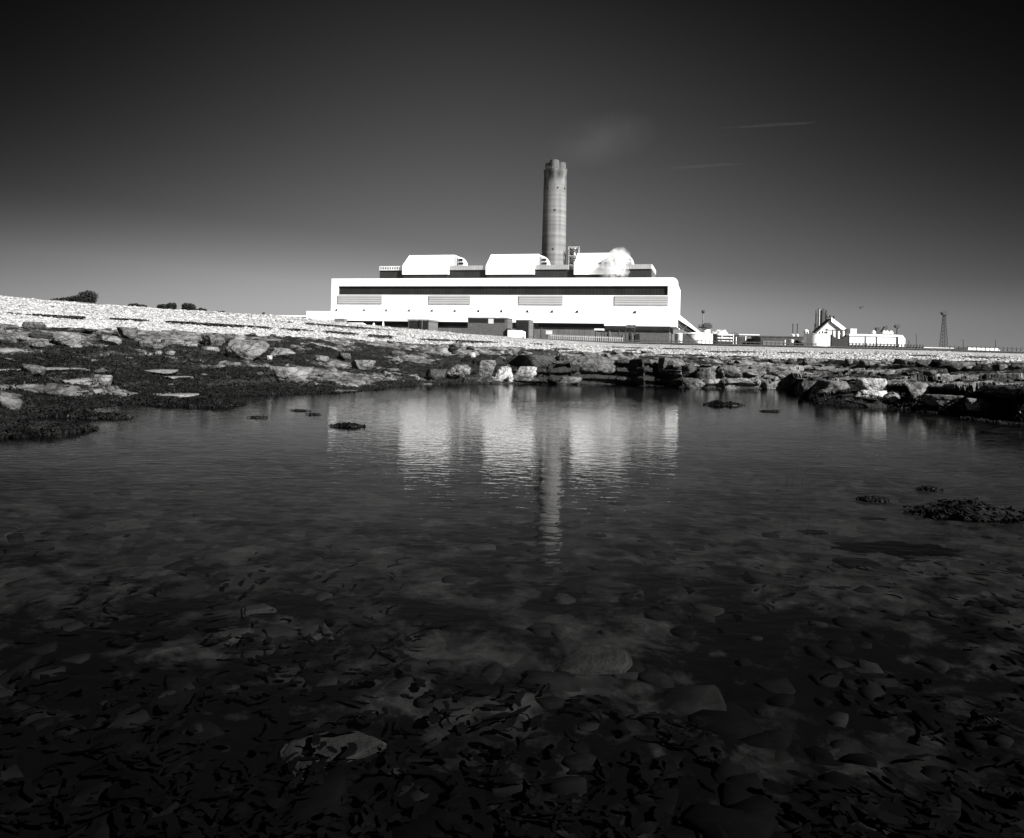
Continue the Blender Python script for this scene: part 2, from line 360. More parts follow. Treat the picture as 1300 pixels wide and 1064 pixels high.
def keys(px):
    """arrays of Y and z for the key rows at image column px (the column fixes a bearing)"""
    g = lambda f: np.interp(px, TPX, [f(t) for t in TAB])
    Yw = g(lambda t: t[1])
    Y = [np.full_like(Yw, .7), np.full_like(Yw, 2.2), np.full_like(Yw, 4.4), Yw * .8, Yw] + [g(lambda t, k=k: t[k][0]) for k in (2, 3, 4, 5, 6)]
    z = [np.full_like(Yw, -.60), np.full_like(Yw, -.44), np.full_like(Yw, -.32), np.full_like(Yw, -.11), np.full_like(Yw, -.01)] + [g(lambda t, k=k: t[k][1]) for k in (2, 3, 4, 5, 6)]
    return np.array(Y), np.array(z)
TONGUES = [(-60, 372, 13.2, .75, .09), (-60, 236, 10.5, .32, .06), (-200, 185, 8.75, .6, .10), (-300, 70, 8.1, .5, .10), (290, 460, 16.6, .4, .05), (1010, 1260, 16.6, .9, .12)]
def mound(px, Y, X):
    out = np.full(np.shape(X), -9.)
    for x0, x1, yc, w, h in TONGUES:
        wob = (fbm(X * .9, Y * 0 + x0, 31, 3) - .5) * 1.2 * w * 1.6
        taper = np.clip((x1 - px) / 90, 0, 1) * np.clip((px - x0) / 60, 0, 1)
        m = h * (.4 + .9 * fbm(X * 2.3, Y * 2.3, 37, 3)) * taper - .30 * ((Y - yc - wob) / w) ** 2 * .5 - (1 - taper) * .2
        out = np.maximum(out, m)
    return out
def base_z(X, Y):
    px = CX + F * X / Y
    K, Z = keys(np.atleast_1d(px))
    Y1 = np.atleast_1d(Y); out = np.zeros_like(Y1, dtype=float)
    for i in range(len(Y1)): out[i] = np.interp(Y1[i], K[:, i], Z[:, i])
    return out
def detail(X, Y, px, z0):
    """blocky bedding: cells raised and tilted, with open joints; calmer under water"""
    f1, f2, cid, gx, gy = voro(X * .85 + .3 * fbm(X, Y, 3), Y * .6, 3)
    amp = np.where(px < 560, .05, .11) * sstep(-.05, .2, z0) * np.clip((1.6 - z0) / .4, .4, 1)
    d = (cid - .55) * 2 * amp + (gx * (cid - .5) * .10) * (amp / .1)
    d -= (1 - sstep(.015, .06, f2 - f1)) * amp * 1.3
    g1, g2, cid2, _, _ = voro(X * 3.1, Y * 2.4, 8)
    d += (cid2 - .5) * amp * .55
    d += (fbm(X * 2.5, Y * 2.5, 5, 5) - .5) * (.06 + .10 * sstep(0, .3, z0)) + (fbm(X * 9, Y * 7, 6, 3) - .5) * .05 * sstep(-.05, .15, z0)
    return d
def terrain_z(X, Y):
    X = np.atleast_1d(np.asarray(X, float)); Y = np.atleast_1d(np.asarray(Y, float)); px = CX + F * X / Y
    z = base_z(X, Y); z = np.maximum(z, mound(px, Y, X))
    return z + detail(X, Y, px, z)
def weed_shade_mask(X, Y, px, z, zb):
    """1 = weed, black algae and painted cliff shade, 0 = bare rock"""
    n = fbm(X * .55 + 5, Y * .50, 21, 5)
    left = sstep(700, 560, px)
    K, Z = keys(px)
    m = .37 + (n - .5) * 3.0 + (fbm(X * 2.0, Y * 1.9, 23, 4) - .5) * 1.3
    m = m + left * .14 * sstep(24, 12, Y)
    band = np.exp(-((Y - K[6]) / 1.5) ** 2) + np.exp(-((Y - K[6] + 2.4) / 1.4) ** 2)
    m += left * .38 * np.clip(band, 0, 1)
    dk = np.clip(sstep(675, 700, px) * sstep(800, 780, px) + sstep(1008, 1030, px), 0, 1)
    cliff = (1 - left) * ((Y < K[5] + .12) * (.40 + .60 * dk) + ((Y > K[7] - .35) & (Y < K[7] + .30)) * .8 + ((Y > K[8] - .5)) * .5)  # darkens cliff and ledge faces: their shade painted in as extra weed tone
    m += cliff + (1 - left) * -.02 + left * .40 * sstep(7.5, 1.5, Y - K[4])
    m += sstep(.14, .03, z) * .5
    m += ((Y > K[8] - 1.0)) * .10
    return np.clip(m, 0, 1)

pxs = np.concatenate([np.linspace(-5200, -520, 60), np.linspace(-500, -60, 40, endpoint=False), np.linspace(-60, 1360, 900), np.linspace(1362, 1800, 40), np.linspace(1830, 6500, 60)])
def loft(seg, ext_end=0):
    """rows between key indices seg[i]=(k0,k1,n)"""
    K, Z = keys(pxs); T = (pxs - CX) / F
    Ys = []; zs = []
    for k0, k1, n in seg:
        for i in range(n):
            t = i / n; Ys.append(K[k0] * (1 - t) + K[k1] * t); zs.append(Z[k0] * (1 - t) + Z[k1] * t)
    k = seg[-1][1]; Ys.append(K[k] + ext_end); zs.append(Z[k] - (.05 if ext_end else 0))
    Y = np.array(Ys); z = np.array(zs); X = Y * T[None, :]; px = np.broadcast_to(pxs, Y.shape)
    return X, Y, z, px
def grid_faces(r, c):
    i = np.arange(r * c).reshape(r, c)
    return np.stack([i[:-1, :-1], i[:-1, 1:], i[1:, 1:], i[1:, :-1]], -1).reshape(-1, 4)
def surf(name, X, Y, z, mat, weed, label=None, kind='structure', smooth=True):
    V = np.stack([X, Y, z], -1).reshape(-1, 3)
    me = np_mesh(name, V, grid_faces(*X.shape))
    if weed is not None:
        a = me.attributes.new('weed', 'FLOAT', 'POINT'); a.data.foreach_set('value', weed.astype(np.float32).ravel())
    o = link_mesh(name, me, mat, None, smooth); tag(o, label, None, None, kind); return o

# bed of the pool
X, Y, z, px = loft([(0, 1, 60), (1, 2, 90), (2, 3, 60), (3, 4, 60)])
zb = np.maximum(z, mound(px, Y, X)); zz = zb + detail(X, Y, px, zb)
wd = -.05 + .12 * sstep(5.2, 3.0, Y) + .12 * sstep(3.1, 2.2, Y) + (fbm(X * .9, Y * .9, 51, 4) - .5) * .42 + .5 * sstep(-.06, .01, zz)  # weed patches, plus a dark fade towards the camera painted in
surf('pool_bed', X, Y, zz, M['bed'], wd, 'dark silty bed of the rock pool under the water')
# rock platform above the waterline
X, Y, z, px = loft([(4, 5, 46), (5, 6, 110), (6, 7, 60), (7, 8, 60)], 1.2)
zb = np.maximum(z, mound(px, Y, X)); zz = zb + detail(X, Y, px, zb)
K, Z = keys(pxs)
wd = weed_shade_mask(X.ravel(), Y.ravel(), px.ravel(), zz.ravel(), zb.ravel()).reshape(X.shape)
# cliff rows pushed in and out block by block
cellf = voro(X * .9, Y * 0 + 3.3, 71)
push = ((cellf[2] - .5) * .9 + cellf[3] * (cellf[2] - .45) * 2.2 + (fbm(X * 2, zz * 5, 17, 4) - .5) * .25 + (np.floor(zz * 7 + fbm(X * .7, zz * 0, 18, 2) * 2) % 2 - .5) * .22) * sstep(600, 700, px)
nr = np.arange(X.shape[0])[:, None] / 46.0
fall = np.clip(1.35 - np.abs(nr - .6) * .7, 0, 1) * (nr < 2.4)
cell2 = voro(X * 1.3, Y * 0 + 7.7, 77)
nr2 = (np.arange(X.shape[0])[:, None] - 156) / 60.0
fall2 = np.clip(1.5 - np.abs(nr2 - .5) * 2.2, 0, 1)
push2 = ((cell2[2] - .5) * .7 + cell2[3] * (cell2[2] - .4) * 1.8) * sstep(600, 720, px)
Yd = Y + push * fall * .9 + push2 * fall2 * .8
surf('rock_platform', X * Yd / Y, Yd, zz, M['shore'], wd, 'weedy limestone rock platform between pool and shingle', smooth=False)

# shingle beach: contact to crest
T = (pxs - CX) / F; rows = 150
t = (np.linspace(0, 1, rows) ** 1.7)[:, None]
Yc = K[8] - .3; Y = Yc * (1 - t) + K[9] * t
zl = (Z[8] - .06) * (1 - t) + Z[9] * t
zl = zl + .22 * np.sin(np.clip(t * 1.0, 0, 1) * math.pi) * np.where(pxs < 650, 1, .3)
X = Y * T[None, :]
zl = zl + .10 * np.sin(t * 30 + fbm(X * .08, Y * .0 + 2, 44, 3) * 5) * np.sin(np.clip(t, 0, 1) * math.pi)
z = zl + (fbm(X * .35, Y * .35, 61, 4) - .5) * .22 + (fbm(X * 3, Y * 3, 65, 3) - .5) * .05
px = np.broadcast_to(pxs, Y.shape)
wk = np.zeros_like(z)
wk += sstep(.18, .02, (Y - Yc)) * sstep(.35, .6, fbm(X * 2, Y * 2, 68, 3)) * .9
# drop behind the crest
X2 = np.vstack([X, (K[9] + 4) * T, (K[9] + 9) * T]); Y2 = np.vstack([Y, K[9] + 4, K[9] + 9]); z2 = np.vstack([z, z[-1] - .05, z[-1] * 0 + 3.2])
surf('shingle_beach', X2, Y2, z2, M['shingle'], np.vstack([wk, wk[-1:] * 0, wk[-1:] * 0]), 'pale shingle beach rising to the plant')
SH_T = T
def shingle_z(X, Y):
    px = CX + F * X / Y; K1, Z1 = keys(np.atleast_1d(float(px)))
    return float(np.interp(Y, [K1[8][0], K1[9][0]], [Z1[8][0], Z1[9][0]]))
# inland ground
pg = np.linspace(-2600, 3900, 60); Kg, Zg = keys(pg); Tg = (pg - CX) / F
tt = np.array([0, .02, .06, .15, .3, .6, 1.])[:, None]
Yg = (Kg[9] + 3) * (1 - tt) + 7000 * tt; zg = Zg[9] * 0 + 3.45 + tt * 0
surf('ground', Yg * Tg, Yg, zg, M['ground'], None, 'level ground of the power station site')
# water and deep seabed
def plane(name, s, z, mat, label):
    o = link_mesh(name, np_mesh(name, [(-s, -s, z), (s, -s, z), (s, s, z), (-s, s, z)], [(0, 1, 2, 3)]), mat); return tag(o, label, None, None, 'structure')
plane('water', 4000, 0., M['water'], 'rippled water of the rock pool')
plane('seabed', 4000, -2.2, M['seabed'], 'dark deeper seabed')

# ------------------------------------------------------------------ placing on the terrain by bearing and foot
def foot(px, py, zfun=None):
    """ground point seen at this pixel"""
    d = ray(px, py); prev = None
    for Yq in np.geomspace(1.0, 46, 500):
        p = CAM + d * Yq
        if p.z <= base_z(np.array([p.x]), np.array([p.y]))[0] + .01: return p
    return CAM + d * 30

# ------------------------------------------------------------------ rocks
def rock_mesh(name, dims, seed, planes=14, sub=4, rough=.06, soft=.04, flat=0.):
    bm = bmesh.new(); bmesh.ops.create_icosphere(bm, subdivisions=sub, radius=1)
    rr = np.random.default_rng(seed)
    n = rr.normal(size=(planes, 3)); n /= np.linalg.norm(n, axis=1)[:, None]
    h = rr.uniform(.55, .92, planes)
    n = np.vstack([n, [[0, 0, 1], [0, 0, -1]]]); h = np.append(h, [.62 - flat, .7])
    D = np.array([v.co[:] for v in bm.verts]); dot = D @ n.T
    rad = np.where(dot > .05, h / np.maximum(dot, .05), 9.)
    k = 1 / max(soft, .01)
    r = -np.log(np.exp(-k * rad).sum(1)) / k
    r = np.minimum(r, 1.15)
    V = D * r[:, None]
    nz = (fbm(V[:, 0] * 2.2 + seed, V[:, 1] * 2.2 + V[:, 2] * 1.7, seed % 97, 5) - .5) + .5 * (fbm(V[:, 2] * 4.2 + 9, V[:, 0] * 4 - V[:, 1] * 3, seed % 89 + 3, 4) - .5)
    V = V * (1 + rough * 3 * nz)[:, None]
    e1, e2, ec, _, _ = voro(V[:, 0] * 1.9 + V[:, 1] * .8 + seed, V[:, 2] * 2.6 + V[:, 1] * 1.3, seed % 71)
    V = V * (1 + rough * (.9 * (ec - .5) - 1.3 * (1 - sstep(.02, .13, e2 - e1))))[:, None]
    lo = V.min(0); hi = V.max(0); V = (V - (lo + hi) / 2) / ((hi - lo) / 2)
    V = V * (np.array(dims) / 2)
    for v, c in zip(bm.verts, V): v.co = c
    me = bpy.data.meshes.new(name); bm.to_mesh(me); bm.free(); return me
def rock(name, box, label, mat, cat='boulder', seed=None, depth=1.0, sink=.12, planes=14, rough=.05, soft=.015, flat=0., rz=None, group=None, sub=5, Y=None):
    """box = x0,y0,x1,y1 in the photograph; foot found on the terrain"""
    x0, y0, x1, y1 = box; seed = seed if seed is not None else int(x0 * 7 + y0 * 13) % 9973
    c = foot((x0 + x1) / 2, y1) if Y is None else P((x0 + x1) / 2, y1, Y)
    w = (x1 - x0) / F * c.y; h = (y1 - y0) / F * c.y
    dm = (w, max(w * .75, h) * depth, h * (1 + sink))
    if cat == 'slab' and flat >= .3:
        top = max(.25, CAMZ - c.z - h * .4); dm = (w, min(w * 1.5, h * .7 / F * c.y * c.y / top * F / c.y), h * .7); h = h * .35
    me = rock_mesh(name, dm, seed, planes, sub, rough, soft, flat)
    o = link_mesh(name, me, M[mat], None, True)
    o.location = (c.x * (1 + dm[1] * .35 / c.y), c.y + dm[1] * .35, c.z + h * (1 - sink) / 2)
    return tag(o, label, cat, group)

rock('boulder', (285, 431, 340, 458), 'largest rounded grey boulder below the shingle on the left', 'rock_pale', seed=5, planes=26, soft=.14, rough=.035, depth=1.0, sub=5)
rock('boulder', (62, 421, 111, 438), 'long flat-topped pale block at the foot of the shingle near the left edge', 'rock_pale', seed=8, planes=9, soft=.05)
rock('boulder', (147, 415, 173, 429), 'dark square block standing against the shingle', 'rock_mid', seed=3, planes=7, soft=.03)
rock('boulder', (256, 425, 284, 441), 'rough grey boulder just left of the largest rounded boulder', 'rock_mid', seed=12)
rock('boulder', (290, 425, 312, 437), 'small pale boulder behind the largest rounded boulder', 'rock_pale', seed=13)
rock('boulder', (343, 441, 375, 456), 'cracked pale boulder to the right of the largest rounded boulder', 'rock_pale', seed=14, rough=.12)
rock('stone', (338, 451, 346, 457), 'tiny white stone touching the right foot of the largest boulder', 'rock_white', 'stone', sub=3)
rock('boulder', (112, 476, 144, 492), 'pale twin-peaked stone standing in the seaweed on the left', 'rock_pale', seed=21, planes=6, soft=.02, depth=.7)
rock('stone', (129, 426, 154, 437), 'low pale stone in front of the dark square block', 'rock_pale', 'stone')
rock('stone', (0, 412, 6, 425), 'grey stone cut by the left edge under the shingle', 'rock_mid', 'stone')
rock('boulder', (-12, 496, 26, 521), 'mottled grey boulder at the left edge just above the water', 'rock_mid', seed=31, planes=16, soft=.12)
rock('stone', (88, 436, 105, 443), 'small pale stone wedged under the long flat-topped block', 'rock_pale', 'stone', sub=3)
rock('stone', (40, 433, 56, 441), 'small grey stone left of the long flat-topped block', 'rock_mid', 'stone', sub=3)
rock('stone', (196, 445, 206, 451), 'small pale stone in the dark band, left one of a pair', 'rock_pale', 'stone', sub=3)
rock('stone', (208, 445, 223, 451), 'flat pale stone in the dark band, right one of a pair', 'rock_pale', 'stone', sub=3)
rock('stone', (176, 429, 195, 440), 'grey stone right of and below the dark square block', 'rock_mid', 'stone')
rock('stone', (203, 431, 219, 440), 'blocky grey stone midway between dark block and rounded boulder', 'rock_mid', 'stone')
rock('stone', (237, 436, 252, 441), 'thin bright stone edge left of the rough grey boulder', 'rock_pale', 'stone', sub=3)
rock('stone', (254, 440, 278, 446), 'flat bright stone below the rough grey boulder', 'rock_pale', 'stone', sub=3)
rock('slab', (-20, 462, 92, 474), 'long smooth pale slab reaching in from the left edge', 'slab', 'slab', planes=5, soft=.06, flat=.3, rough=.03, sink=.5, depth=1.2)
rock('slab', (52, 476, 118, 488), 'flat pale slab touching the twin-peaked stone', 'slab', 'slab', planes=7, soft=.06, flat=.3, sink=.5, depth=1.2)
rock('slab', (186, 465, 232, 474), 'flat pale slab lying in weed at the centre of the left shore', 'slab', 'slab', planes=7, flat=.3, sink=.5, depth=1.3)
rock('slab', (208, 474, 242, 482), 'smaller pale slab just below the central left slab', 'slab', 'slab', planes=7, flat=.3, sink=.5, depth=1.3)
rock('slab', (345, 466, 398, 483), 'humped pale slab low on the shore below the cracked boulder', 'rock_pale', 'slab', planes=9, flat=.2, sink=.3)
rock('slab', (144, 497, 250, 505), 'wet pale slab along the inner edge of the weed tongue', 'slab', 'slab', planes=7, flat=.3, sink=.5)
rock('stone', (445, 457, 478, 469), 'flat pale triangular stone on the dark shore left of centre', 'rock_pale', 'stone', planes=7)
rock('boulder', (566, 463, 598, 479), 'pale cracked block at the water beside a black block', 'rock_pale', seed=41, rough=.1)
rock('boulder', (540, 468, 568, 483), 'black angular block at the water left of the pale cracked block', 'rock_dark', seed=42, planes=7)
rock('boulder', (606, 457, 630, 480), 'tall pale rock between the cracked block and the white boulders', 'rock_pale', seed=43)
rock('boulder', (627, 465, 653, 485), 'white boulder at the water below the chimney, left of two', 'rock_white', seed=44, planes=10, soft=.06)
rock('boulder', (651, 465, 684, 484), 'white boulder at the water below the chimney, right of two', 'rock_white', seed=45, planes=9, soft=.05)
rock('stone', (591, 447, 604, 457), 'small bright stone high on the dark rocks at centre', 'rock_white', 'stone', sub=3)
rock('boulder', (704, 478, 740, 489), 'low grey stone sitting in the water under the black ledge', 'rock_mid', seed=46, soft=.1)
rock('ledge_block', (646, 450, 706, 470), 'overhanging black ledge block behind the white boulders', 'rock_dark', 'rock ledge', seed=47, planes=7, depth=.8)
rock('ledge_block', (702, 452, 786, 474), 'wide dark ledge block with a lighter upper lip beside the mottled block', 'rock_mid', 'rock ledge', seed=48, planes=8, depth=.8)
rock('boulder', (785, 456, 838, 483), 'big mottled grey block facing the pool right of centre', 'rock_mid', seed=49, planes=8, soft=.03, depth=.9)
rock('boulder', (834, 454, 870, 472), 'grey block set back just right of the big mottled block', 'rock_mid', seed=50, planes=8)
rock('boulder', (861, 464, 886, 483), 'dark wedge rock left of the pyramid stone', 'rock_dark', seed=51, planes=7)
rock('boulder', (882, 467, 909, 489), 'pyramid-shaped grey stone leaning on the ledge', 'rock_mid', seed=62, planes=6, soft=.02)
rock('boulder', (865, 480, 895, 494), 'low mottled stone at the waterline under the pyramid stone', 'rock_mid', seed=53, soft=.1)
rock('boulder', (908, 463, 942, 480), 'jumbled grey block right of the pyramid stone', 'rock_mid', seed=54, rough=.1)
rock('ledge_block', (940, 464, 1024, 494), 'broad pale fissured ledge sloping to the water', 'rock_pale', 'rock ledge', seed=55, planes=12, rough=.12, depth=1.1, flat=.1)
rock('boulder', (1013, 483, 1039, 502), 'black block between the broad pale ledge and the weedy spit', 'rock_dark', seed=56, planes=7)
rock('boulder', (1036, 483, 1078, 500), 'grey slab rock behind the weedy spit', 'rock_mid', seed=57)
rock('boulder', (1085, 480, 1122, 501), 'pale squarish boulder tilted on the right bank', 'rock_white', seed=58, planes=7, soft=.03)
rock('boulder', (1081, 495, 1122, 509), 'white jagged rock under the pale squarish boulder', 'rock_white', seed=59, rough=.12)
rock('stone', (1121, 498, 1143, 510), 'small pale block right of the white jagged rock', 'rock_pale', 'stone', seed=60)
rock('boulder', (1150, 486, 1182, 508), 'pale rough boulder by itself on the right bank', 'rock_pale', seed=61, planes=9)
rock('slab', (1176, 502, 1233, 515), 'flat grey slab with a light top on the right bank', 'rock_mid', 'slab', seed=63, planes=7, flat=.2)
rock('boulder', (1226, 506, 1259, 522), 'speckled grey boulder at the right end of the weedy spit', 'rock_pale', seed=64)
UP = [((1000, 455, 1012, 462), 'small grey block at the left end of the upper ledge row'), ((1018, 454, 1036, 463), 'second small grey block of the upper ledge row'),
      ((1072, 456, 1085, 465), 'grey block of the upper ledge above the grey slab rock'), ((1090, 457, 1112, 467), 'grey block of the upper ledge above the pale squarish boulder'),
      ((1162, 457, 1187, 467), 'grey block of the upper ledge above the lone rough boulder'), ((1189, 459, 1240, 472), 'longest pale block of the upper ledge on the right'),
      ((1262, 462, 1282, 472), 'grey block of the upper ledge near the right edge'), ((1282, 463, 1306, 474), 'grey block of the upper ledge cut by the right edge')]
for i, (b, l) in enumerate(UP): rock('ledge_block', b, l, 'rock_mid', 'rock ledge', seed=80 + i, planes=7, soft=.03, sub=3)
# loose stones scattered over the foreshore: look-alikes
small = []
protos = [rock_mesh('loose_stone', (1, .8, .36), 200 + k, 7, 3, .08, .03) for k in range(7)]
cnt = 0; tries = 0
while cnt < 160 and tries < 4000:
    tries += 1
    q = random.uniform(-30, 1320); K1, Z1 = keys(np.array([float(q)]))
    Yq = random.uniform(K1[5][0] + .3, K1[8][0] + .6)
    if q < 560 and random.random() < .35: Yq = random.uniform(K1[6][0] - .5, K1[8][0] + .4)
    Xq = Yq * (q - CX) / F; s = random.choice([.12, .18, .22, .28, .4, .55]) * random.uniform(.8, 1.2)
    zt = terrain_z(Xq, Yq)[0]
    me = protos[cnt % 7].copy() if False else protos[cnt % 7]
    o = bpy.data.objects.new('loose_stone', me); COL.objects.link(o)
    o.location = (Xq, Yq, zt + s * .12); o.scale = (s, s, s); o.rotation_euler = (random.uniform(-.2, .2), random.uniform(-.2, .2), random.uniform(0, 6.3))
    tag(o, 'small loose grey stone lying on the weedy rock shore', 'stone', 'loose stones on the rock shore')
    cnt += 1
for k, me in enumerate(protos): me.materials.append(M[['rock_mid', 'rock_pale', 'rock_mid', 'rock_dark', 'rock_mid', 'rock_mid', 'rock_mid'][k]]); me.polygons.foreach_set('use_smooth', [True] * len(me.polygons))
# drowned stones seen through the water
for box, Yd_, lb, sd in [((232, 783, 335, 822), 2.75, 'broad pale slab under the water on the left', 301), ((297, 762, 364, 792), 3.0, 'paler slab tip under the water above the broad left slab', 302),
                     ((676, 808, 822, 856), 2.6, 'pale wedge-shaped stone under the water at lower centre', 303), ((330, 900, 520, 960), 2.05, 'large dim slab under the water at the lower left', 305), ((360, 790, 420, 815), 2.8, 'small dim stone under the water beside the broad left slab', 306)]:
    x0, y0, x1, y1 = box; c = P((x0 + x1) / 2, (y0 + y1) / 2, Yd_); zt = -.36
    d = ray((x0 + x1) / 2, (y0 + y1) / 2); Yt = (CAMZ - .30) and (CAMZ + .34) / -d.z; c = CAM + d * Yt
    w = (x1 - x0) / F * Yt; dp = min(w * .8, (y1 - y0) / F * Yt * Yt / 1.3)
    rg_ = np.random.default_rng(sd); nv = 6; an = np.sort(rg_.uniform(0, 2 * math.pi, nv) * .35 + np.arange(nv) * 2 * math.pi / nv * 1.0)
    rd = rg_.uniform(.72, 1.0, nv); bm = bmesh.new()
    ring = [bm.verts.new((math.cos(a_) * q_ * w / 2, math.sin(a_) * q_ * dp / 2, 0)) for a_, q_ in zip(an, rd)]
    f_ = bm.faces.new(ring); ex_ = bmesh.ops.extrude_face_region(bm, geom=[f_]); tv = [v for v in ex_['geom'] if isinstance(v, bmesh.types.BMVert)]
    for v in tv: v.co.z += .022 + .02 * v.co.x / w; v.co.x *= .94; v.co.y *= .94
    bmesh.ops.bevel(bm, geom=list(bm.edges), offset=.012, segments=2, affect='EDGES'); bmesh.ops.triangulate(bm, faces=bm.faces); bmesh.ops.subdivide_edges(bm, edges=bm.edges, cuts=3, use_grid_fill=True)
    for v in bm.verts: v.co.z += (vnoise(np.array([v.co.x * 9 + sd]), np.array([v.co.y * 9]), 3)[0] - .5) * .022; v.co.x += (vnoise(np.array([v.co.y * 12 + sd]), np.array([v.co.z * 9]), 4)[0] - .5) * .03
    bmesh.ops.recalc_face_normals(bm, faces=bm.faces); me = bpy.data.meshes.new('submerged_slab'); bm.to_mesh(me); bm.free()
    o = link_mesh('submerged_slab', me, M['drowned'], None, True); o.location = (c.x, c.y, float(terrain_z(c.x, c.y)[0]) - .005); o.rotation_euler = (R(4), R(-3), 0)
    tag(o, lb, 'submerged stone')

# ------------------------------------------------------------------ seaweed
def fronds(pts, nrm_tilt, smin, smax, rng, aspect=2.2, lift=.02):
    """little bent two-quad blades"""
    n = len(pts); ang = rng.uniform(0, 2 * math.pi, n); L_ = rng.uniform(smin, smax, n); W = L_ / aspect * rng.uniform(.6, 1.3, n)
    d = np.stack([np.cos(ang), np.sin(ang), rng.normal(0, nrm_tilt, n)], 1); sd = np.stack([-np.sin(ang), np.cos(ang), rng.normal(0, nrm_tilt, n)], 1)
    p0 = pts - d * L_[:, None] * .5; p1 = pts + np.array([0, 0, 1]) * (L_ * .25 * rng.uniform(0, 1, n))[:, None] + np.array([0, 0, lift]); p2 = pts + d * L_[:, None] * .5
    s = sd * W[:, None] * .5
    V = np.stack([p0 - s * .5, p0 + s * .5, p1 + s, p1 - s, p2 + s * .3, p2 - s * .3], 1).reshape(-1, 3)
    b = (np.arange(n) * 6)[:, None]
    Q = np.concatenate([b + np.array([[0, 1, 2, 3]]), b + np.array([[3, 2, 4, 5]])])
    return V, Q
rng = np.random.default_rng(5)
def shore_weed():
    N_ = 330000; q = rng.uniform(-60, 1360, N_); inv = rng.uniform(1 / 27., 1 / 7.6, N_); Yq = 1 / inv; Xq = Yq * (q - CX) / F
    K1, Z1 = keys(q); ok = (Yq > K1[4] - 5.5) & (Yq < K1[7]); Xq, Yq, q = Xq[ok], Yq[ok], q[ok]
    z = terrain_z(Xq, Yq); m = weed_shade_mask(Xq, Yq, q, z, z)
    ok = (z > -.015) & (m > .60 + .15 * rng.uniform(-1, 1, len(z))) & ((q < 640) | (z < .3)); p = np.stack([Xq, Yq, z], 1)[ok]
    V, Q = fronds(p, .45, .025, .075, rng)
    return V, Q
V, Q = shore_weed()
o = link_mesh('seaweed', np_mesh('seaweed', V, Q), M['weed']); tag(o, 'dark wet seaweed carpeting the rock shore', 'seaweed', None, 'stuff')
# individual pebbles standing proud of the shingle
def pebbles(n):
    q = rng.uniform(-60, 1360, n); K1, Z1 = keys(q); lo, hi = K1[8] - .2, np.minimum(K1[9], K1[8] + 55)
    u = rng.uniform(0, 1, n) ** 1.15; Yq = 1 / (1 / lo * (1 - u) + 1 / hi * u); Xq = Yq * (q - CX) / F
    t_ = np.clip((Yq - lo) / (K1[9] - lo), 0, 1); z = (Z1[8] - .06) * (1 - t_) + Z1[9] * t_ + .22 * np.sin(((t_) ** (1 / 1.0)) * 0) 
    # same hump as the beach sheet (its rows run on t = row**1.7)
    z = z + .22 * np.sin(t_ * math.pi) * np.where(q < 650, 1, .3) + .10 * np.sin(t_ * 30 + fbm(Xq * .08, Yq * .0 + 2, 44, 3) * 5) * np.sin(t_ * math.pi) + (fbm(Xq * .35, Yq * .35, 61, 4) - .5) * .22
    bm = bmesh.new(); bmesh.ops.create_icosphere(bm, subdivisions=1, radius=1); bv = np.array([v.co[:] for v in bm.verts]); bf = np.array([[v.index for v in f.verts] for f in bm.faces]); bm.free()
    s_ = rng.uniform(.022, .055, n) * np.where(rng.uniform(0, 1, n) < .06, 1.9, 1) * np.clip(Yq / 30, .8, 1.6); a = rng.uniform(0, 6.28, n); ex = rng.uniform(.7, 1.3, n)
    B = bv[None] * np.stack([s_ * ex, s_, s_ * .6], 1)[:, None, :] * (1 + rng.normal(0, .1, (n, len(bv), 1)))
    xr = B[..., 0] * np.cos(a)[:, None] - B[..., 1] * np.sin(a)[:, None]; yr = B[..., 0] * np.sin(a)[:, None] + B[..., 1] * np.cos(a)[:, None]
    V = np.stack([xr + Xq[:, None], yr + Yq[:, None], B[..., 2] + z[:, None] + .01], -1).reshape(-1, 3)
    Q = (bf[None] + (np.arange(n) * len(bv))[:, None, None]).reshape(-1, 3)
    tone = np.repeat(rng.beta(2.2, 1.6, n), len(bv))
    return V, Q, tone
V, Q, tone = pebbles(90000)
pm = np_mesh('pebbles', V, Q, 3); at_ = pm.attributes.new('tone', 'FLOAT', 'POINT'); at_.data.foreach_set('value', tone.astype(np.float32))
pmat = mk('loose_pebbles', .1, .4, 3, .9); N_, L_n = nt(pmat); ab = N_.new('ShaderNodeAttribute'); ab.attribute_name = 'tone'
mrp = N_.new('ShaderNodeMapRange'); mrp.inputs['To Min'].default_value = .03; mrp.inputs['To Max'].default_value = .36; L_n.new(ab.outputs['Fac'], mrp.inputs['Value']); L_n.new(mrp.outputs[0], N_['Principled BSDF'].inputs['Base Color'])
o = link_mesh('pebbles', pm, pmat, None, True); tag(o, 'pale pebbles covering the shingle beach', 'pebbles', None, 'stuff')
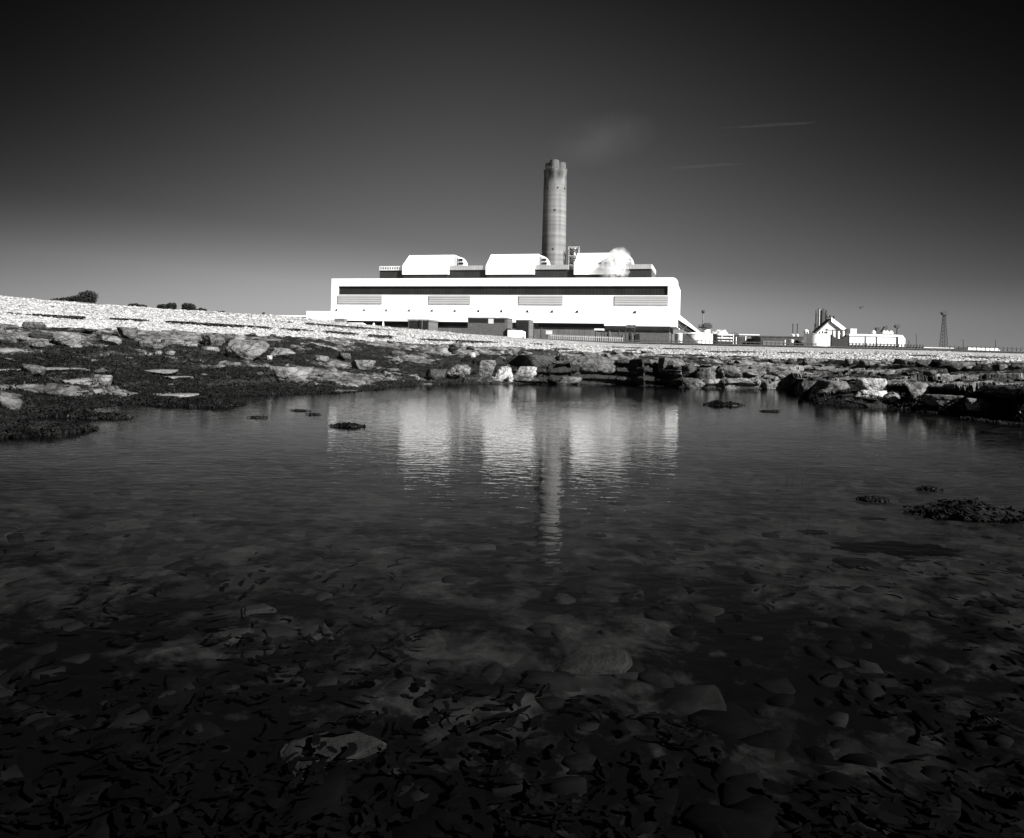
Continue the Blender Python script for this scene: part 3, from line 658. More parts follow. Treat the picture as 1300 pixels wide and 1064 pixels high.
# strandlines of dry weed on the shingle
def strand():
    P_ = []
    for line in ([(0, 399), (70, 403), (130, 405.5), (250, 411.5), (400, 421), (540, 432), (690, 437.5), (800, 442), (920, 444.5)], [(300, 404), (420, 414), (560, 424), (640, 430)], [(700, 444), (860, 446.5), (1000, 448), (1150, 451.5), (1300, 456)]):
        xs = np.array([l[0] for l in line], float); ys = np.array([l[1] for l in line])
        dens = 2600 if line[0][0] == 0 else 900
        q = rng.uniform(xs[0], xs[-1], dens * 9); g = fbm(q * .035, q * 0 + line[0][1], 91, 4); q = q[g + rng.normal(0, .05, len(q)) > (.47 if dens > 1000 else .55)]
        yy = np.interp(q, xs, ys) + rng.normal(0, .30, len(q))
        for a, b in zip(q, yy):
            d = ray(a, b); K1, Z1 = keys(np.array([a])); lo, hi = K1[8][0], K1[9][0]
            y1, y2 = lo, hi
            for _ in range(14):
                ym = (y1 + y2) / 2; zz_ = np.interp(ym, [lo, hi], [Z1[8][0], Z1[9][0]]) + .22 * math.sin(math.pi * ((ym - lo) / (hi - lo)) ** 1.0 ) * (1 if a < 650 else .3)
                if (CAM + d * ym).z > zz_: y1 = ym
                else: y2 = ym
            c = CAM + d * ym; P_.append((c.x, c.y, c.z + .03))
    return np.array(P_)
pts = strand(); V, Q = fronds(pts, .3, .05, .16, rng, 1.6, .01)
o = link_mesh('strandline_weed', np_mesh('strandline_weed', V, Q), M['weed_dry']); tag(o, 'dark strandlines of dried weed along the shingle', 'seaweed', None, 'stuff')
# submerged kelp
def kelp():
    N_ = 16000; Yq = 1 / rng.uniform(1 / 5.2, 1 / 1.2, N_); q = rng.uniform(-100, 1400, N_); Xq = Yq * (q - CX) / F
    g = fbm(Xq * 1.1, Yq * 1.1, 95, 4); ok = g > np.interp(Yq, [1.2, 2.2, 3.2, 5.2], [.40, .42, .44, .52]); ok &= rng.uniform(0, 1, N_) < np.interp(Yq, [1.3, 2.2, 3.4, 5.2], [.40, .36, .24, .10]); Xq, Yq = Xq[ok], Yq[ok]
    z = terrain_z(Xq, Yq) + rng.uniform(.004, .060, len(Xq)); return np.stack([Xq, Yq, z], 1)
def ribbons(p, rg, lmin, lmax, wmin, wmax, n=6):
    m = len(p); ang = rg.uniform(0, 2 * math.pi, m); cur = rg.normal(0, 1.0, m); L_ = rg.uniform(lmin, lmax, m); W = rg.uniform(wmin, wmax, m)
    c = p.copy(); rows = []
    for k in range(n):
        a = ang + cur * k / n * 1.6; d = np.stack([np.cos(a), np.sin(a), rg.normal(0, .12, m)], 1)
        t = k / (n - 1); ww = W * (math.sin(math.pi * (.12 + .80 * t)) ** .7) * rg.uniform(.7, 1.2, m)
        sd_ = np.stack([-np.sin(a), np.cos(a), rg.normal(0, .25, m)], 1) * (ww * .5)[:, None]
        rows += [c - sd_, c + sd_]; c = c + d * (L_ / n)[:, None]
    V = np.stack(rows, 1).reshape(-1, 3); b = (np.arange(m) * 2 * n)[:, None, None]
    q = np.array([[2 * k, 2 * k + 1, 2 * k + 3, 2 * k + 2] for k in range(n - 1)])[None]
    return V, (b + q).reshape(-1, 4)
V, Q = ribbons(kelp(), rng, .05, .17, .012, .040)
o = link_mesh('submerged_kelp', np_mesh('submerged_kelp', V, Q), M['kelp'], None, True); tag(o, 'dark kelp fronds under the near water', 'seaweed', None, 'stuff')
# flat stones strewn over the pool bed, half hidden by the weed
def bed_stones(n):
    Yq = 1 / rng.uniform(1 / 9., 1 / 1.5, n); q = rng.uniform(-250, 1550, n); Xq = Yq * (q - CX) / F
    z = terrain_z(Xq, Yq); sz = rng.uniform(.03, .10, n) * np.where(rng.uniform(0, 1, n) < .12, 1.7, 1); k = 7
    an = (np.arange(k)[None] + rng.uniform(-.3, .3, (n, k))) * 2 * math.pi / k + rng.uniform(0, 6.3, (n, 1)); rd = sz[:, None] * rng.uniform(.55, 1.15, (n, k)); el = rng.uniform(.5, 1.0, (n, 1)); ro = rng.uniform(0, 6.3, (n, 1))
    a, b = np.cos(an) * rd, np.sin(an) * rd * el; ex, ey = a * np.cos(ro) - b * np.sin(ro), a * np.sin(ro) + b * np.cos(ro)
    tx, ty = rng.normal(0, .13, (n, 1)), rng.normal(0, .13, (n, 1)); th = (sz * rng.uniform(.08, .22, n))[:, None]
    top = np.stack([ex * .88 + Xq[:, None], ey * .88 + Yq[:, None], z[:, None] + th + ex * tx + ey * ty], -1); low = np.stack([ex + Xq[:, None], ey + Yq[:, None], z[:, None] + th * .45 + ex * tx + ey * ty], -1); bot = low.copy(); bot[..., 2] = z[:, None] - .06
    cen = np.stack([Xq, Yq, z + th[:, 0] * 1.06], -1)[:, None]
    V = np.concatenate([cen, top, low, bot], 1).reshape(-1, 3); f = []
    for i in range(k):
        j = (i + 1) % k; f.append((0, 1 + i, 1 + j))
        for o_ in (0, k): f += [(1 + o_ + i, 1 + k + o_ + i, 1 + k + o_ + j), (1 + o_ + i, 1 + k + o_ + j, 1 + o_ + j)]
    m_ = 1 + 3 * k; Q = (np.array(f)[None] + (np.arange(n) * m_)[:, None, None]).reshape(-1, 3)
    return V, Q, np.repeat(rng.beta(1.3, 3.0, n) * np.interp(Yq, [2.0, 4.0], [.08, 1.0]), m_)  # stone tone also painted darker towards the camera
V, Q, tone = bed_stones(650)
sm = np_mesh('bed_stones', V, Q, 3); at_ = sm.attributes.new('tone', 'FLOAT', 'POINT'); at_.data.foreach_set('value', tone.astype(np.float32))
smat = mk('bed_stone', .01, .02, 9, .95, spec=.05); N_, L_n = nt(smat); ab = N_.new('ShaderNodeAttribute'); ab.attribute_name = 'tone'
rpn = [n_ for n_ in N_ if n_.type == 'VALTORGB'][0]; mrp = N_.new('ShaderNodeMapRange'); mrp.inputs['To Min'].default_value = .15; mrp.inputs['To Max'].default_value = 2.2; L_n.new(ab.outputs['Fac'], mrp.inputs['Value'])
vm_ = N_.new('ShaderNodeVectorMath'); vm_.operation = 'SCALE'; L_n.new(rpn.outputs[0], vm_.inputs[0]); L_n.new(mrp.outputs[0], vm_.inputs['Scale']); L_n.new(vm_.outputs[0], N_['Principled BSDF'].inputs['Base Color'])
tag(link_mesh('bed_stones', sm, smat, None, False), 'dim flat stones strewn over the bed of the pool', 'stones', None, 'stuff')
# clumps breaking the surface
def clump(box, label, n, seed):
    x0, y0, x1, y1 = box; d = ray((x0 + x1) / 2, y1); Yt = CAMZ / -d.z; c = CAM + d * Yt
    w = (x1 - x0) / F * Yt; h = max(.012, (y1 - y0) / F * Yt * .35); dp = max(.10, min(w * .35, (y1 - y0) / F * Yt * Yt * .6))
    rg = np.random.default_rng(seed)
    a = rg.uniform(0, 2 * math.pi, n); r = np.sqrt(rg.uniform(0, 1, n)) * (1 + .35 * np.sin(a * 3 + seed) * np.sin(a * 5)); x = np.cos(a) * r * w / 2 * .95; y = np.sin(a) * r * dp / 2
    hh = h * np.clip(1 - r ** 2, 0, 1) * (.3 + 1.2 * fbm(x * 6, y * 6, seed, 3)) * 1.0
    pts = np.stack([x, y, hh * rg.uniform(.3, 1.0, n)], 1)
    V, Q = fronds(pts, .3, .02, .05 if h < .04 else .075, rg, lift=.006)
    # the mound the fronds grow on
    me = rock_mesh('m', (w * .8, dp * .8, h * 1.1), seed, 12, 3, .14, .1)
    mv = np.array([v.co[:] for v in me.vertices]); tri = np.array([p.vertices[:] for p in me.polygons]); bpy.data.meshes.remove(me)
    ob = link_mesh('seaweed_clump', np_mesh('seaweed_clump', V, Q), M['weed'])
    sub = link_mesh('holdfast_rock', np_mesh('holdfast_rock', mv - np.array([0, 0, h * .3]), tri, 3), M['rock_dark'], ob, True)
    ob.location = (c.x, c.y + dp / 2, 0.005); return tag(ob, label, 'seaweed')
clump((422, 530, 458, 542), 'small black seaweed clump in the bright reflection left of the chimney', 420, 1)
clump((895, 498, 948, 515), 'black seaweed mound in the water in front of the right bank', 900, 2)
clump((1090, 627, 1137, 637), 'thin floating seaweed scrap left of the big weed bed', 300, 3)
clump((1166, 622, 1330, 659), 'big bed of black seaweed at the right edge of the pool', 5200, 4)
clump((1168, 617, 1198, 624), 'tiny seaweed scrap just above the big weed bed', 160, 5)
clump((368, 519, 392, 522), 'floating seaweed strip off the end of the weed tongue', 90, 6)
clump((388, 524, 406, 527), 'shorter seaweed strip nearest the white reflection edge', 70, 7)
clump((312, 529, 342, 531), 'thin seaweed strip floating below the weed tongue', 80, 8)
clump((964, 518, 996, 523), 'low seaweed scrap floating between mound and weedy spit', 160, 9)

# ------------------------------------------------------------------ power station
AL = math.atan2(68.0, 268.2); OX, OY, GZ = -147.2, 628.0, 3.4
ca, sa = math.cos(AL), math.sin(AL)
LEN = math.hypot(268.2, 68.0)
def bw(u, v, z): return Vector((OX + u * ca + v * sa, OY - u * sa + v * ca, GZ + z))
def bp(px, py, v=0.):
    """(u, z) of the point seen at this pixel on the plane v of the station's frame"""
    d = ray(px, py); nx, ny = sa, ca
    t = (OX * nx + OY * ny + v - (CAM.x * nx + CAM.y * ny)) / (d.x * nx + d.y * ny)
    p = CAM + d * t; dx, dy = p.x - OX, p.y - OY
    return dx * ca - dy * sa, p.z - GZ
PS = empty('power_station', (OX, OY, GZ), 'huge white power station hall with a dark window band and three white boiler houses', 'power station', -AL)
uL, zT = bp(421, 353.5); uR, _ = bp(861, 352.5); zT = (zT + bp(861, 352.5)[1]) / 2
ub0, zb1 = bp(429.5, 363.3); ub1, zb1b = bp(848, 363); zb1 = (zb1 + zb1b) / 2
zb0 = (bp(429.5, 374.2)[1] + bp(848, 375)[1]) / 2
zF = (bp(421, 395.5)[1] + bp(850, 399)[1]) / 2       # top of the lower fascia
rc = 4.0
arc = [(uR - rc + rc * math.cos(t), zT - rc + rc * math.sin(t)) for t in [R(k * 15) for k in range(0, 7)]]
m = MB().prism([(uL, zb1), (uR, zb1)] + arc + [(uL, zT)], 0, 3)
m.prism([(uL, zb0), (ub0, zb0), (ub0, zb1), (uL, zb1)], 0, 3)
m.prism([(ub1, zb0), (uR, zb0), (uR, zb1), (ub1, zb1)], 0, 3)
m.prism([(uL, zF - 1), (uR, zF - 1), (uR, zb0), (uL, zb0)], 0, 3)
m.build('facade', M['white_clad'], PS)
MB().box(uL + .5, uR - .5, 3.003, 66, bp(850, 414.5, -5)[1], zT - 4).build('hall_body', M['white_clad'], PS)
MB().box(ub0 - .01, ub1 + .01, 1.2, 2.9, zb0 + .01, zb1 - .01).build('window_band', M['band'], PS)
for x0, x1 in ((429.5, 485), (545, 597), (659, 714.5), (780.5, 848)):
    a, zt_ = bp(x0, 375.5); b, zl_ = bp(x1, 387.5)
    zl_ = zb0 - 7.3
    MB().box(a, b, -.55, -.003, zl_, zb0 - .4).build('louvre_panel', M['louvre'], PS)
for x in (430, 465, 493, 522, 551, 580, 610, 639, 672, 703, 735, 808):
    u0, zv = bp(x, 395.8); zv = zF + 1.2
    MB().add([(u0, -2.6, zv - .7), (u0 + 9, -.3, zv - .7), (u0 + 9, -.01, zv - .7), (u0, -.01, zv - .7), (u0, -2.6, zv + 1.2), (u0 + 9, -.3, zv + .6), (u0 + 9, -.01, zv + .6), (u0, -.01, zv + 1.2)],
             [(0, 3, 2, 1), (4, 5, 6, 7), (0, 1, 5, 4), (1, 2, 6, 5), (2, 3, 7, 6), (3, 0, 4, 7)]).build('air_scoop', M['white_paint'], PS)
for x in (430, 465, 493, 522, 551, 580, 610, 639, 672, 703, 735, 808):  # dark wedge left of each scoop, standing in for its cast shadow
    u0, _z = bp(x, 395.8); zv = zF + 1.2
    MB().prism([(u0 - 2.6, zv - .6), (u0 - .003, zv - .7), (u0 - .003, zv + 1.2), (u0 - 1.8, zv + .8)], -1.6, -.011).build('scoop_shadow', M['steel_dk'], PS)
# fascia below, base walls
uA, _ = bp(389, 396, -5); uB, zB = bp(767, 410.5, -5); zf_l = bp(402, 404, -5)[1]; zf_r = bp(767, 410, -5)[1]; zf_e = bp(850, 414.5, -5)[1]
zfm = bp(520, 408, -5)[1]
uE = uR - .6
MB().prismx([(-5, zF), (-5, zfm), (-.003, zfm), (-.003, zF + .0)], uA, uB).build('fascia', M['fascia'], PS)
MB().prismx([(-5, zF - .02), (-5, zf_e), (-.003, zf_e), (-.003, zF - .02)], uB + .003, uE).build('fascia', M['fascia'], PS)
MB().box(uA, uL - .003, .2, 40, 0, zF - .05).build('side_wing', M['white_clad'], PS)
uC, _ = bp(850, 420, -2)
MB().box(uL + .5, uC - .1, .1, 60, 0, zf_e - .01).build('base_body', M['brick'], PS)
MB().box(uA + 8, uB, -2.2, -.01, 0, zfm - .003).build('base_wall', M['basewall'], PS)
zs1 = bp(800, 419, -2)[1]
MB().box(uB + .003, uC, -2.2, -.01, 0, zs1).build('base_wall', M['brick'], PS)
MB().box(uB + .003, uC, -2.3, -.012, zs1 + .003, zf_e - .003).build('base_strip', M['basestrip'], PS)
for x0, x1, y0, y1 in ((404, 517, 405.5, 408), (521, 594, 408.6, 411.2), (684, 767, 410.6, 413.2)):
    a, z1_ = bp(x0, y0, -2.5); b, z0_ = bp(x1, y1, -2.5); z1_ = zfm - .02
    MB().box(a, b, -2.55, -2.203, z1_ - 3.2, z1_).build('window_strip', M['band'], PS)
# upper block on the roof
V0 = 24.0
def zrow(y0, x0, y1, x1, v): return (bp(x0, y0, v)[1] + bp(x1, y1, v)[1]) / 2
zR = zT - 4; zPt = zrow(338, 570, 335, 825, V0); zPb = zrow(343, 570, 341.3, 825, V0)
uU0, _ = bp(482, 345, V0); uU1, _ = bp(827, 345, V0)
MB().box(uU0, uU1, V0 + .2, V0 + 45, zR, zPb).build('upper_block', M['darkclad'], PS)
def parapet(x0, x1):
    a, _ = bp(x0, 340, V0); b, _ = bp(x1, 340, V0)
    MB().box(a, b, V0 - .6, V0 + 1.2, zPb + .003, zPt).build('parapet', M['parapet'], PS)
    return a, b
for x0, x1 in ((567.5, 612), (676, 721), (793, 827)): parapet(x0, x1)
a, b = bp(482, 340, V0)[0], bp(508, 340, V0)[0]
m = MB().box(a, b, V0 - .6, V0 - .1, zPt - .9, zPt).box(a, b, V0 - .6, V0 - .1, zPb + .1, zPb + .8)
k = a
while k < b: m.box(k, k + .5, V0 - .55, V0 - .15, zPb + .8, zPt - .9); k += 2.1
m.build('roof_railing', M['offwhite'], PS)
MB().box(uU1 - 1.2, uU1 + .5, V0 + 1.203, V0 + 45.2, zPb + .003, zPt).build('parapet', M['offwhite'], PS)
m = MB(); k = V0 + 3
while k < V0 + 45: m.box(uU1 + .003, uU1 + .35, k, k + .8, zR, zPb - .1); k += 4.5
m.build('side_pilasters', M['steel_md'], PS)
for i, (x0, x1, ytop) in enumerate(((510.5, 569, 324), (616.5, 678, 322.8), (728.5, 789, 321.2))):
    V1 = V0 - 2.5
    a, zl_ = bp(x0, 348.5, V1); b, _ = bp(x1, 348.5, V1); zm = bp(x0, 337.5, V1)[1]; D = 15.
    zt_ = bp((x0 + x1) / 2 + 7, ytop, V1 + D)[1]
    MB().prismx([(V1, zl_), (V1, zm), (V1 + D, zt_), (V1 + D + 16, zt_), (V1 + D + 26, zm), (V1 + D + 26, zl_)][::-1], a, b).build('boiler_house', M['white_roofclad'], PS)
    MB().box(a + 1, b - 1, V1 + .7, V0 + .19, zR, zl_ - .003).build('boiler_house_base', M['darkclad'], PS)
    # end panel and curved duct on its right
    MB().prismx([(V1 + 9.5, zl_ + 6), (V1 + D + 10, zl_ + 6), (V1 + D + 10, zt_ - 1.2), (V1 + D, zt_ - 1.2)][::-1], b + .003, b + .4).build('end_panel', M['parapet'], PS)
    m = MB(); cxu = b + 1.2; n = 10; cy = V1 + D + 6; ro = zt_ - zm + 5
    du = bp(x1 + 19, 335, V1 + D)[0] - bp(x1 + 9, 335, V1 + D)[0]
    zc = zm - 2; prof = [(cxu, zc), (cxu + du, zc)] + [(cxu + du * math.cos(R(t)) * 1., zc + 2 + (zt_ - zc - 2.6) * math.sin(R(t))) for t in range(10, 91, 10)] + [(cxu, zt_ - .6)]
    m.prism(prof, cy, cy + 7); m.build('curved_duct', M['white_paint'], PS)
    m = MB()
    for q in range(3): m.box(cxu + .6, cxu + du * (.8 - .1 * q), cy - .5, cy - .003, zc + 2.2 + q * 3.0, zc + 4.0 + q * 3.0)
    m.build('duct_louvre', M['dark'], PS)

# annex buildings in front (their own things, same frame)
def bbox(name, x0, x1, y0, side, v, label, cat, mat, D=None, ylo=None):
    """block whose front shows x0..x1 with its top at y0, standing on the ground; returns empty and extents"""
    a, z1 = bp(x0, y0, v); b, z1b = bp(x1, y0, v); z1 = (z1 + z1b) / 2
    o = empty(name, bw(a, v, 0), label, cat, -AL); return o, b - a, z1
o, w, h = bbox('gatehouse', 518.5, 544.5, 405.5, 0, -30, 'grey brick block with one wide black doorway left of the larger brick block', 'building', None)
MB().box(0, w, 0, 20, 0, h - 1.2).build('wall', M['brick'], o); MB().box(-.6, w + .5, -.6, 20.5, h - 1.197, h).build('roof', M['steel_md'], o)
MB().box(1.2, w - .6, -.3, -.003, .1, h - 1.6).build('doorway', M['dark'], o); MB().tube((w * .72, -2, 0), (w * .72, -2, h + 7), .22).build('pole', M['steel_md'], o)
o, w, h = bbox('brick_block', 594, 644.5, 402, 0, -45, 'large grey brick block with a white roof edge in front of the hall', 'building', None)
MB().box(0, w, 0, 14, 0, h - 1.0).build('wall', M['brick'], o); MB().box(-.5, w + .5, -.5, 14.5, h - .997, h).build('roof_edge', M['offwhite'], o)
MB().box(1.2, w * .51, -.2, -.003, h - 4.2, h - 1.7).build('window_strip', M['dark'], o); MB().box(w * .66, w - 2, -.2, -.003, h - 4.0, h - 1.7).build('window_strip', M['band'], o)
MB().box(w * .52, w * .65, -.25, -.003, h - 5, h - 1.5).build('vent_panel', M['offwhite'], o)
o, w, h = bbox('brick_block', 655, 672, 406, 0, -50, 'smaller grey brick block with tall double black doors beside the white wall', 'building', None)
MB().box(0, w, 0, 13, 0, h).build('wall', M['brick'], o)
m = MB().box(.5, w * .47, -.25, -.003, .1, h - .8); m.build('door', M['dark'], o); MB().box(w * .51, w - .6, -.25, -.003, .1, h - .8).build('door', M['dark'], o)
o, w, h = bbox('yard_wall', 644.5, 666, 419, 0, -62, 'low bright white yard wall at the corner of the large brick block', 'wall', None)
MB().prism([(0, 0), (w, 0), (w, h - 1.2), (w * .8, h - .2), (0, h)], 0, 3).build('wall', M['white_paint'], o)
o, w, h = bbox('container', 424.5, 437, 404.5, 0, -22, 'grey square container under the left end of the white fascia', 'container', None)
MB().box(0, w, 0, 5, 0, h).build('body', M['steel_md'], o)
o, w, h = bbox('barrier', 443, 463, 409.6, 0, -40, 'low white barrier on the crest at the left of the hall', 'barrier', None)
MB().prism([(0, 0), (w, 0), (w, h - 1), (w * .8, h), (0, h)], 0, 2).build('panel', M['white_paint'], o)
for x0, x1, y0, lb in ((484, 489, 407.5, 'tall white pointed heap beside the crest'), (470, 479, 410, 'broad white pointed heap left of the tall one')):
    o, w, h = bbox('pointed_heap', x0, x1, y0, 0, -42, lb, 'heap', None)
    MB().lathe([(w / 2 * 1.6, 0), (w / 2, h * .55), (w * .1, h - .3), (.1, h)], 10, (w / 2, 0)).build('heap', M['white_paint'], o, True)
o, w, h = bbox('low_wall', 318, 389, 400.2, 0, 30, 'long low white wall running left from the hall', 'wall', None)
MB().box(0, w, 0, 3, 0, h).build('wall', M['white_paint'], o); MB().box(0, w, -.3, -.003, h - 1.9, h - 1.3).build('shade_line', M['steel_md'], o)  # grey strip on the wall face stands in for a thin line of shade
o, w, h = bbox('post', 333, 335.6, 396.5, 0, 20, 'single dark post sticking up above the low white wall', 'post', None)
MB().box(0, w, 0, 1.2, 0, h).build('post', M['steel_dk'], o)
# yard clutter along the base: shelter, gantry, fence, vessels
o, w, h = bbox('shelter', 754.5, 765.5, 417.2, 0, -70, 'small yard shelter with a white roof and dark posts', 'shelter', None)
MB().box(0, w, 0, 6, h - 1.1, h).build('roof', M['white_paint'], o)
for q in (.08, .82): MB().box(w * q, w * (q + .1), .5, 1.3, 0, h - 1.103).build('post', M['steel_dk'], o)
MB().box(w * .2, w * .8, 1.5, 5, 0, h * .62).build('machine', M['steel_dk'], o)
o, w, h = bbox('pipe_gantry', 795, 806.5, 412.4, 0, -60, 'dark steel pipe gantry with a flat top near the right end of the hall', 'gantry', None)
m = MB().box(0, w, 0, 5, h - .5, h).box(0, w, 0, .4, h - 2, h - 1.6)
for q in range(7): m.box(w * q / 6 - .12, w * q / 6 + .12, 0, .3, h - 1.6, h - .5)
m.build('deck', M['steel_md'], o)
for q in (.25, .85): MB().box(w * q, w * q + .8, 1, 1.8, 0, h - .503).build('leg', M['steel_dk'], o)
MB().tube((w * .25, .8, h * .5), (w * .85, .8, h - 1), .3).build('brace', M['steel_dk'], o)
for x0, x1, y0, lb in ((785, 787, 419.5, 'slim dark pipe stack, left of two beside the gantry'), (793.4, 795, 419, 'slim dark pipe stack touching the gantry'), (766.5, 768.6, 419.5, 'slim dark pipe stack right of the white shelter'), (686, 688, 416, 'slim dark post at the left end of the yard'), (677, 678.4, 415.5, 'slim dark post in front of the small brick block')):
    o, w, h = bbox('pipe_stack', x0, x1, y0, 0, -66, lb, 'pipe', None); MB().tube((w / 2, 0, 0), (w / 2, 0, h), w / 2, w / 2.4, 10).build('pipe', M['steel_dk'], o); MB().lathe([(w * .75, 0), (w * .7, h * .4), (w * .5, h * .45)], 10, (w / 2, 0)).build('base', M['offwhite'] if x0 in (785,) else M['steel_md'], o)
for x0, x1, y0, lb, mt in ((788, 793, 424, 'dark rounded yard vessel left of the gantry', 'steel_dk'), (798, 806, 423.5, 'dark rounded vessel under the gantry', 'steel_dk'), (806, 812, 424, 'dark square skip right of the gantry', 'dark'), (693, 701, 419.5, 'pale notice board at the left of the yard', 'offwhite'), (770, 776, 420, 'dark yard hopper right of the shelter', 'steel_dk')):
    o, w, h = bbox('yard_unit', x0, x1, y0, 0, -72, lb, lb.split()[2] if 'notice' not in lb else 'board', None)
    if 'square' in lb: MB().prism([(.4, 0), (w - .4, 0), (w, h), (0, h)], 0, 3).build('skip', M[mt], o)
    elif 'notice' in lb:
        MB().box(0, w, 0, .4, h - 2.6, h).build('panel', M[mt], o); MB().box(.3, .6, .45, .7, 0, h).build('leg', M['steel_dk'], o); MB().box(w - .6, w - .3, .45, .7, 0, h).build('leg', M['steel_dk'], o)
    else: MB().lathe([(w * .42, 0), (w * .5, h * .3), (w * .5, h * .8), (w * .3, h * .95), (w * .1, h)], 14, (w / 2, 2)).build('vessel', M[mt], o, True)

# ------------------------------------------------------------------ chimney
c0 = P(702.6, 335, 700); base = Vector((c0.x, c0.y, GZ))
ctop = P(705, 205.5, 700); H = ctop.z - GZ
r0 = 15.6 / F * 700; r1 = 14.2 / F * 700
CH = empty('chimney', base, 'tall concrete power station chimney with clustered flues at its sooty top', 'chimney')
hs = H - 10.5 / F * 700 - .5
MB().lathe([(r0 * 1.06, 0), (r0, 60), (r1 * 1.02, hs - 12), (r1, hs - 4), (r1 * 1.03, hs - 3.5), (r1 * 1.03, hs)], 72).build('shaft', M['chimney'], CH, True)
for k, (fx, fy, hh) in enumerate(((-.12, -.46, 0), (.52, .05, -.9), (-.48, .12, -1.4), (.06, .52, -.6))):
    MB().lathe([(r1 * .43, hs + .003), (r1 * .43, H + hh - .8), (r1 * .40, H + hh - .78), (r1 * .40, H + hh)], 32, (fx * r1, fy * r1)).build('flue', M['soot'], CH, True)
m = MB()
for k in range(30):
    t = 2 * math.pi * k / 30; m.tube((r1 * 1.05 * math.cos(t), r1 * 1.05 * math.sin(t), hs - .2), (r1 * 1.05 * math.cos(t), r1 * 1.05 * math.sin(t), hs + 1.6), .12, n=5)
for zq in (hs + .8, hs + 1.6):
    for k in range(30):
        t, t2 = 2 * math.pi * k / 30, 2 * math.pi * (k + 1) / 30; m.tube((r1 * 1.05 * math.cos(t), r1 * 1.05 * math.sin(t), zq), (r1 * 1.05 * math.cos(t2), r1 * 1.05 * math.sin(t2), zq), .09, n=4)
m.build('gallery_rail', M['steel_md'], CH)
for px_, py_ in ((704, 266), (702.6, 316), (707.2, 237.5), (694.5, 237.5), (716.5, 237.5)):
    zq = P(px_, py_, 688).z - GZ; ang = math.asin(max(-.95, min(.95, (px_ - 704.4) / 15.)))
    rr_ = r0 + (r1 - r0) * min(1, zq / hs); rr_ *= 1.0
    cx_, cy_ = math.sin(ang) * rr_, -math.cos(ang) * rr_
    mm = MB().box(-.65, .65, -.5, .5, -.75, .75).build('obstruction_lamp', M['dark'], CH); mm.location = (cx_, cy_, zq); mm.rotation_euler = (0, 0, ang)

# lattice tower by the third boiler house
pL = P(721.8, 340, 690); tw = 13.2 / F * 690; zt_ = P(729, 313, 690).z - GZ
LT = empty('lattice_tower', (pL.x, pL.y, GZ), 'pale steel lattice tower with a hoist between chimney and right boiler house', 'tower')
m = MB()
for x in (0, tw):
    for y in (0, tw * .7): m.box(x - .3, x + .3, y - .3, y + .3, 0, zt_)
z = zt_
while z > 40:
    m.box(-.4, tw + .4, -.4, .4, z - .5, z); m.box(-.4, tw + .4, tw * .7 - .4, tw * .7 + .4, z - .8, z); z -= 8.2
m.build('frame', M['conc'], LT)
m = MB(); z = zt_ - .8
while z > 48:
    m.tube((.4, 0, z), (tw - .4, 0, z - 7), .42, n=5); m.tube((tw - .4, 0.5, z), (.4, 0.5, z - 7), .42, n=5); z -= 8.2
m.build('bracing', M['steel_dk'], LT)
MB().tube((tw * .56, tw * .3, 30), (tw * .56, tw * .3, zt_ - 1), 1.1, n=12).build('riser_pipe', M['offwhite'], LT)
MB().box(tw * .15, tw * .4, tw * .2, tw * .5, 30, zt_ - 2).build('lift_shaft', M['steel_dk'], LT)
MB().tube((tw * .5, tw * .3, zt_ + .003), (tw * .5, tw * .3, zt_ + 4.2), .25).box(tw * .25, tw * .75, tw * .25, tw * .35, zt_ + .2, zt_ + 1.5).build('mast_head', M['steel_dk'], LT)

# ------------------------------------------------------------------ plant to the right of the hall
def site(name, x0, x1, ytop, Y, label, cat, group=None):
    """thing whose foot is on the ground at depth Y, spanning x0..x1 with its top at ytop"""
    a = P(x0, ytop, Y); b = P(x1, ytop, Y); o = empty(name, (a.x, a.y, GZ), label, cat, 0, group)
    zt = P((x0 + x1) / 2, ytop, Y).z - GZ
    return o, b.x - a.x, zt
def zat(px, py, Y): return P(px, py, Y).z - GZ
# conveyor
Yc_ = 585
a = P(860.5, 398, Yc_); o = empty('conveyor_gallery', (a.x, a.y, GZ), 'white sloping conveyor gallery with a dark underside at the right end of the hall', 'conveyor')
q0 = (0, zat(860.5, 398, Yc_)); q1 = (P(888.5, 421, Yc_).x - a.x, zat(888.5, 421, Yc_)); th = 7 / F * Yc_
MB().prism([(q0[0], q0[1] - th), (q1[0], q1[1] - th * .4), (q1[0], q1[1]), (q0[0], q0[1])], 0, 9).build('gallery', M['white_clad'], o)
e1 = (P(884, 421.5, Yc_).x - a.x, zat(884, 421.5, Yc_))
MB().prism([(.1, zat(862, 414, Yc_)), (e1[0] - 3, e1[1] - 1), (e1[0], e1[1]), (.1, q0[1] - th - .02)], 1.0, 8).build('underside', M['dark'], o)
m = MB()
for x in (.8, 4, 7.5): m.box(x, x + .35, .3, .7, 0, q0[1] - th - 5 - x)
m.tube((.9, .4, 14), (7.6, .4, 21), .2, n=5).tube((7.6, .4, 14), (.9, .4, 21), .2, n=5); m.build('trestle', M['steel_md'], o)
def tank(x0, x1, ytop, Y, label, roof=.12, mat='offwhite', rmat='white_paint', name='storage_tank', cat='tank', group=None):
    o, w, h = site(name, x0, x1, ytop, Y, label, cat, group); r = w / 2
    MB().lathe([(r, 0), (r, h - .003)], 48, (r, r)).build('shell', M[mat], o, True)
    MB().lathe([(r * 1.015, h), (r * 1.015, h + .25), (r * .1, h + .25 + r * roof)], 48, (r, r)).build('roof', M[rmat], o, True)
    return o, w, h
o, w, h = tank(871, 909, 424, 470, 'wide white storage tank with a diagonal stair beside the hall', mat='white_paint')
m = MB(); r = w / 2
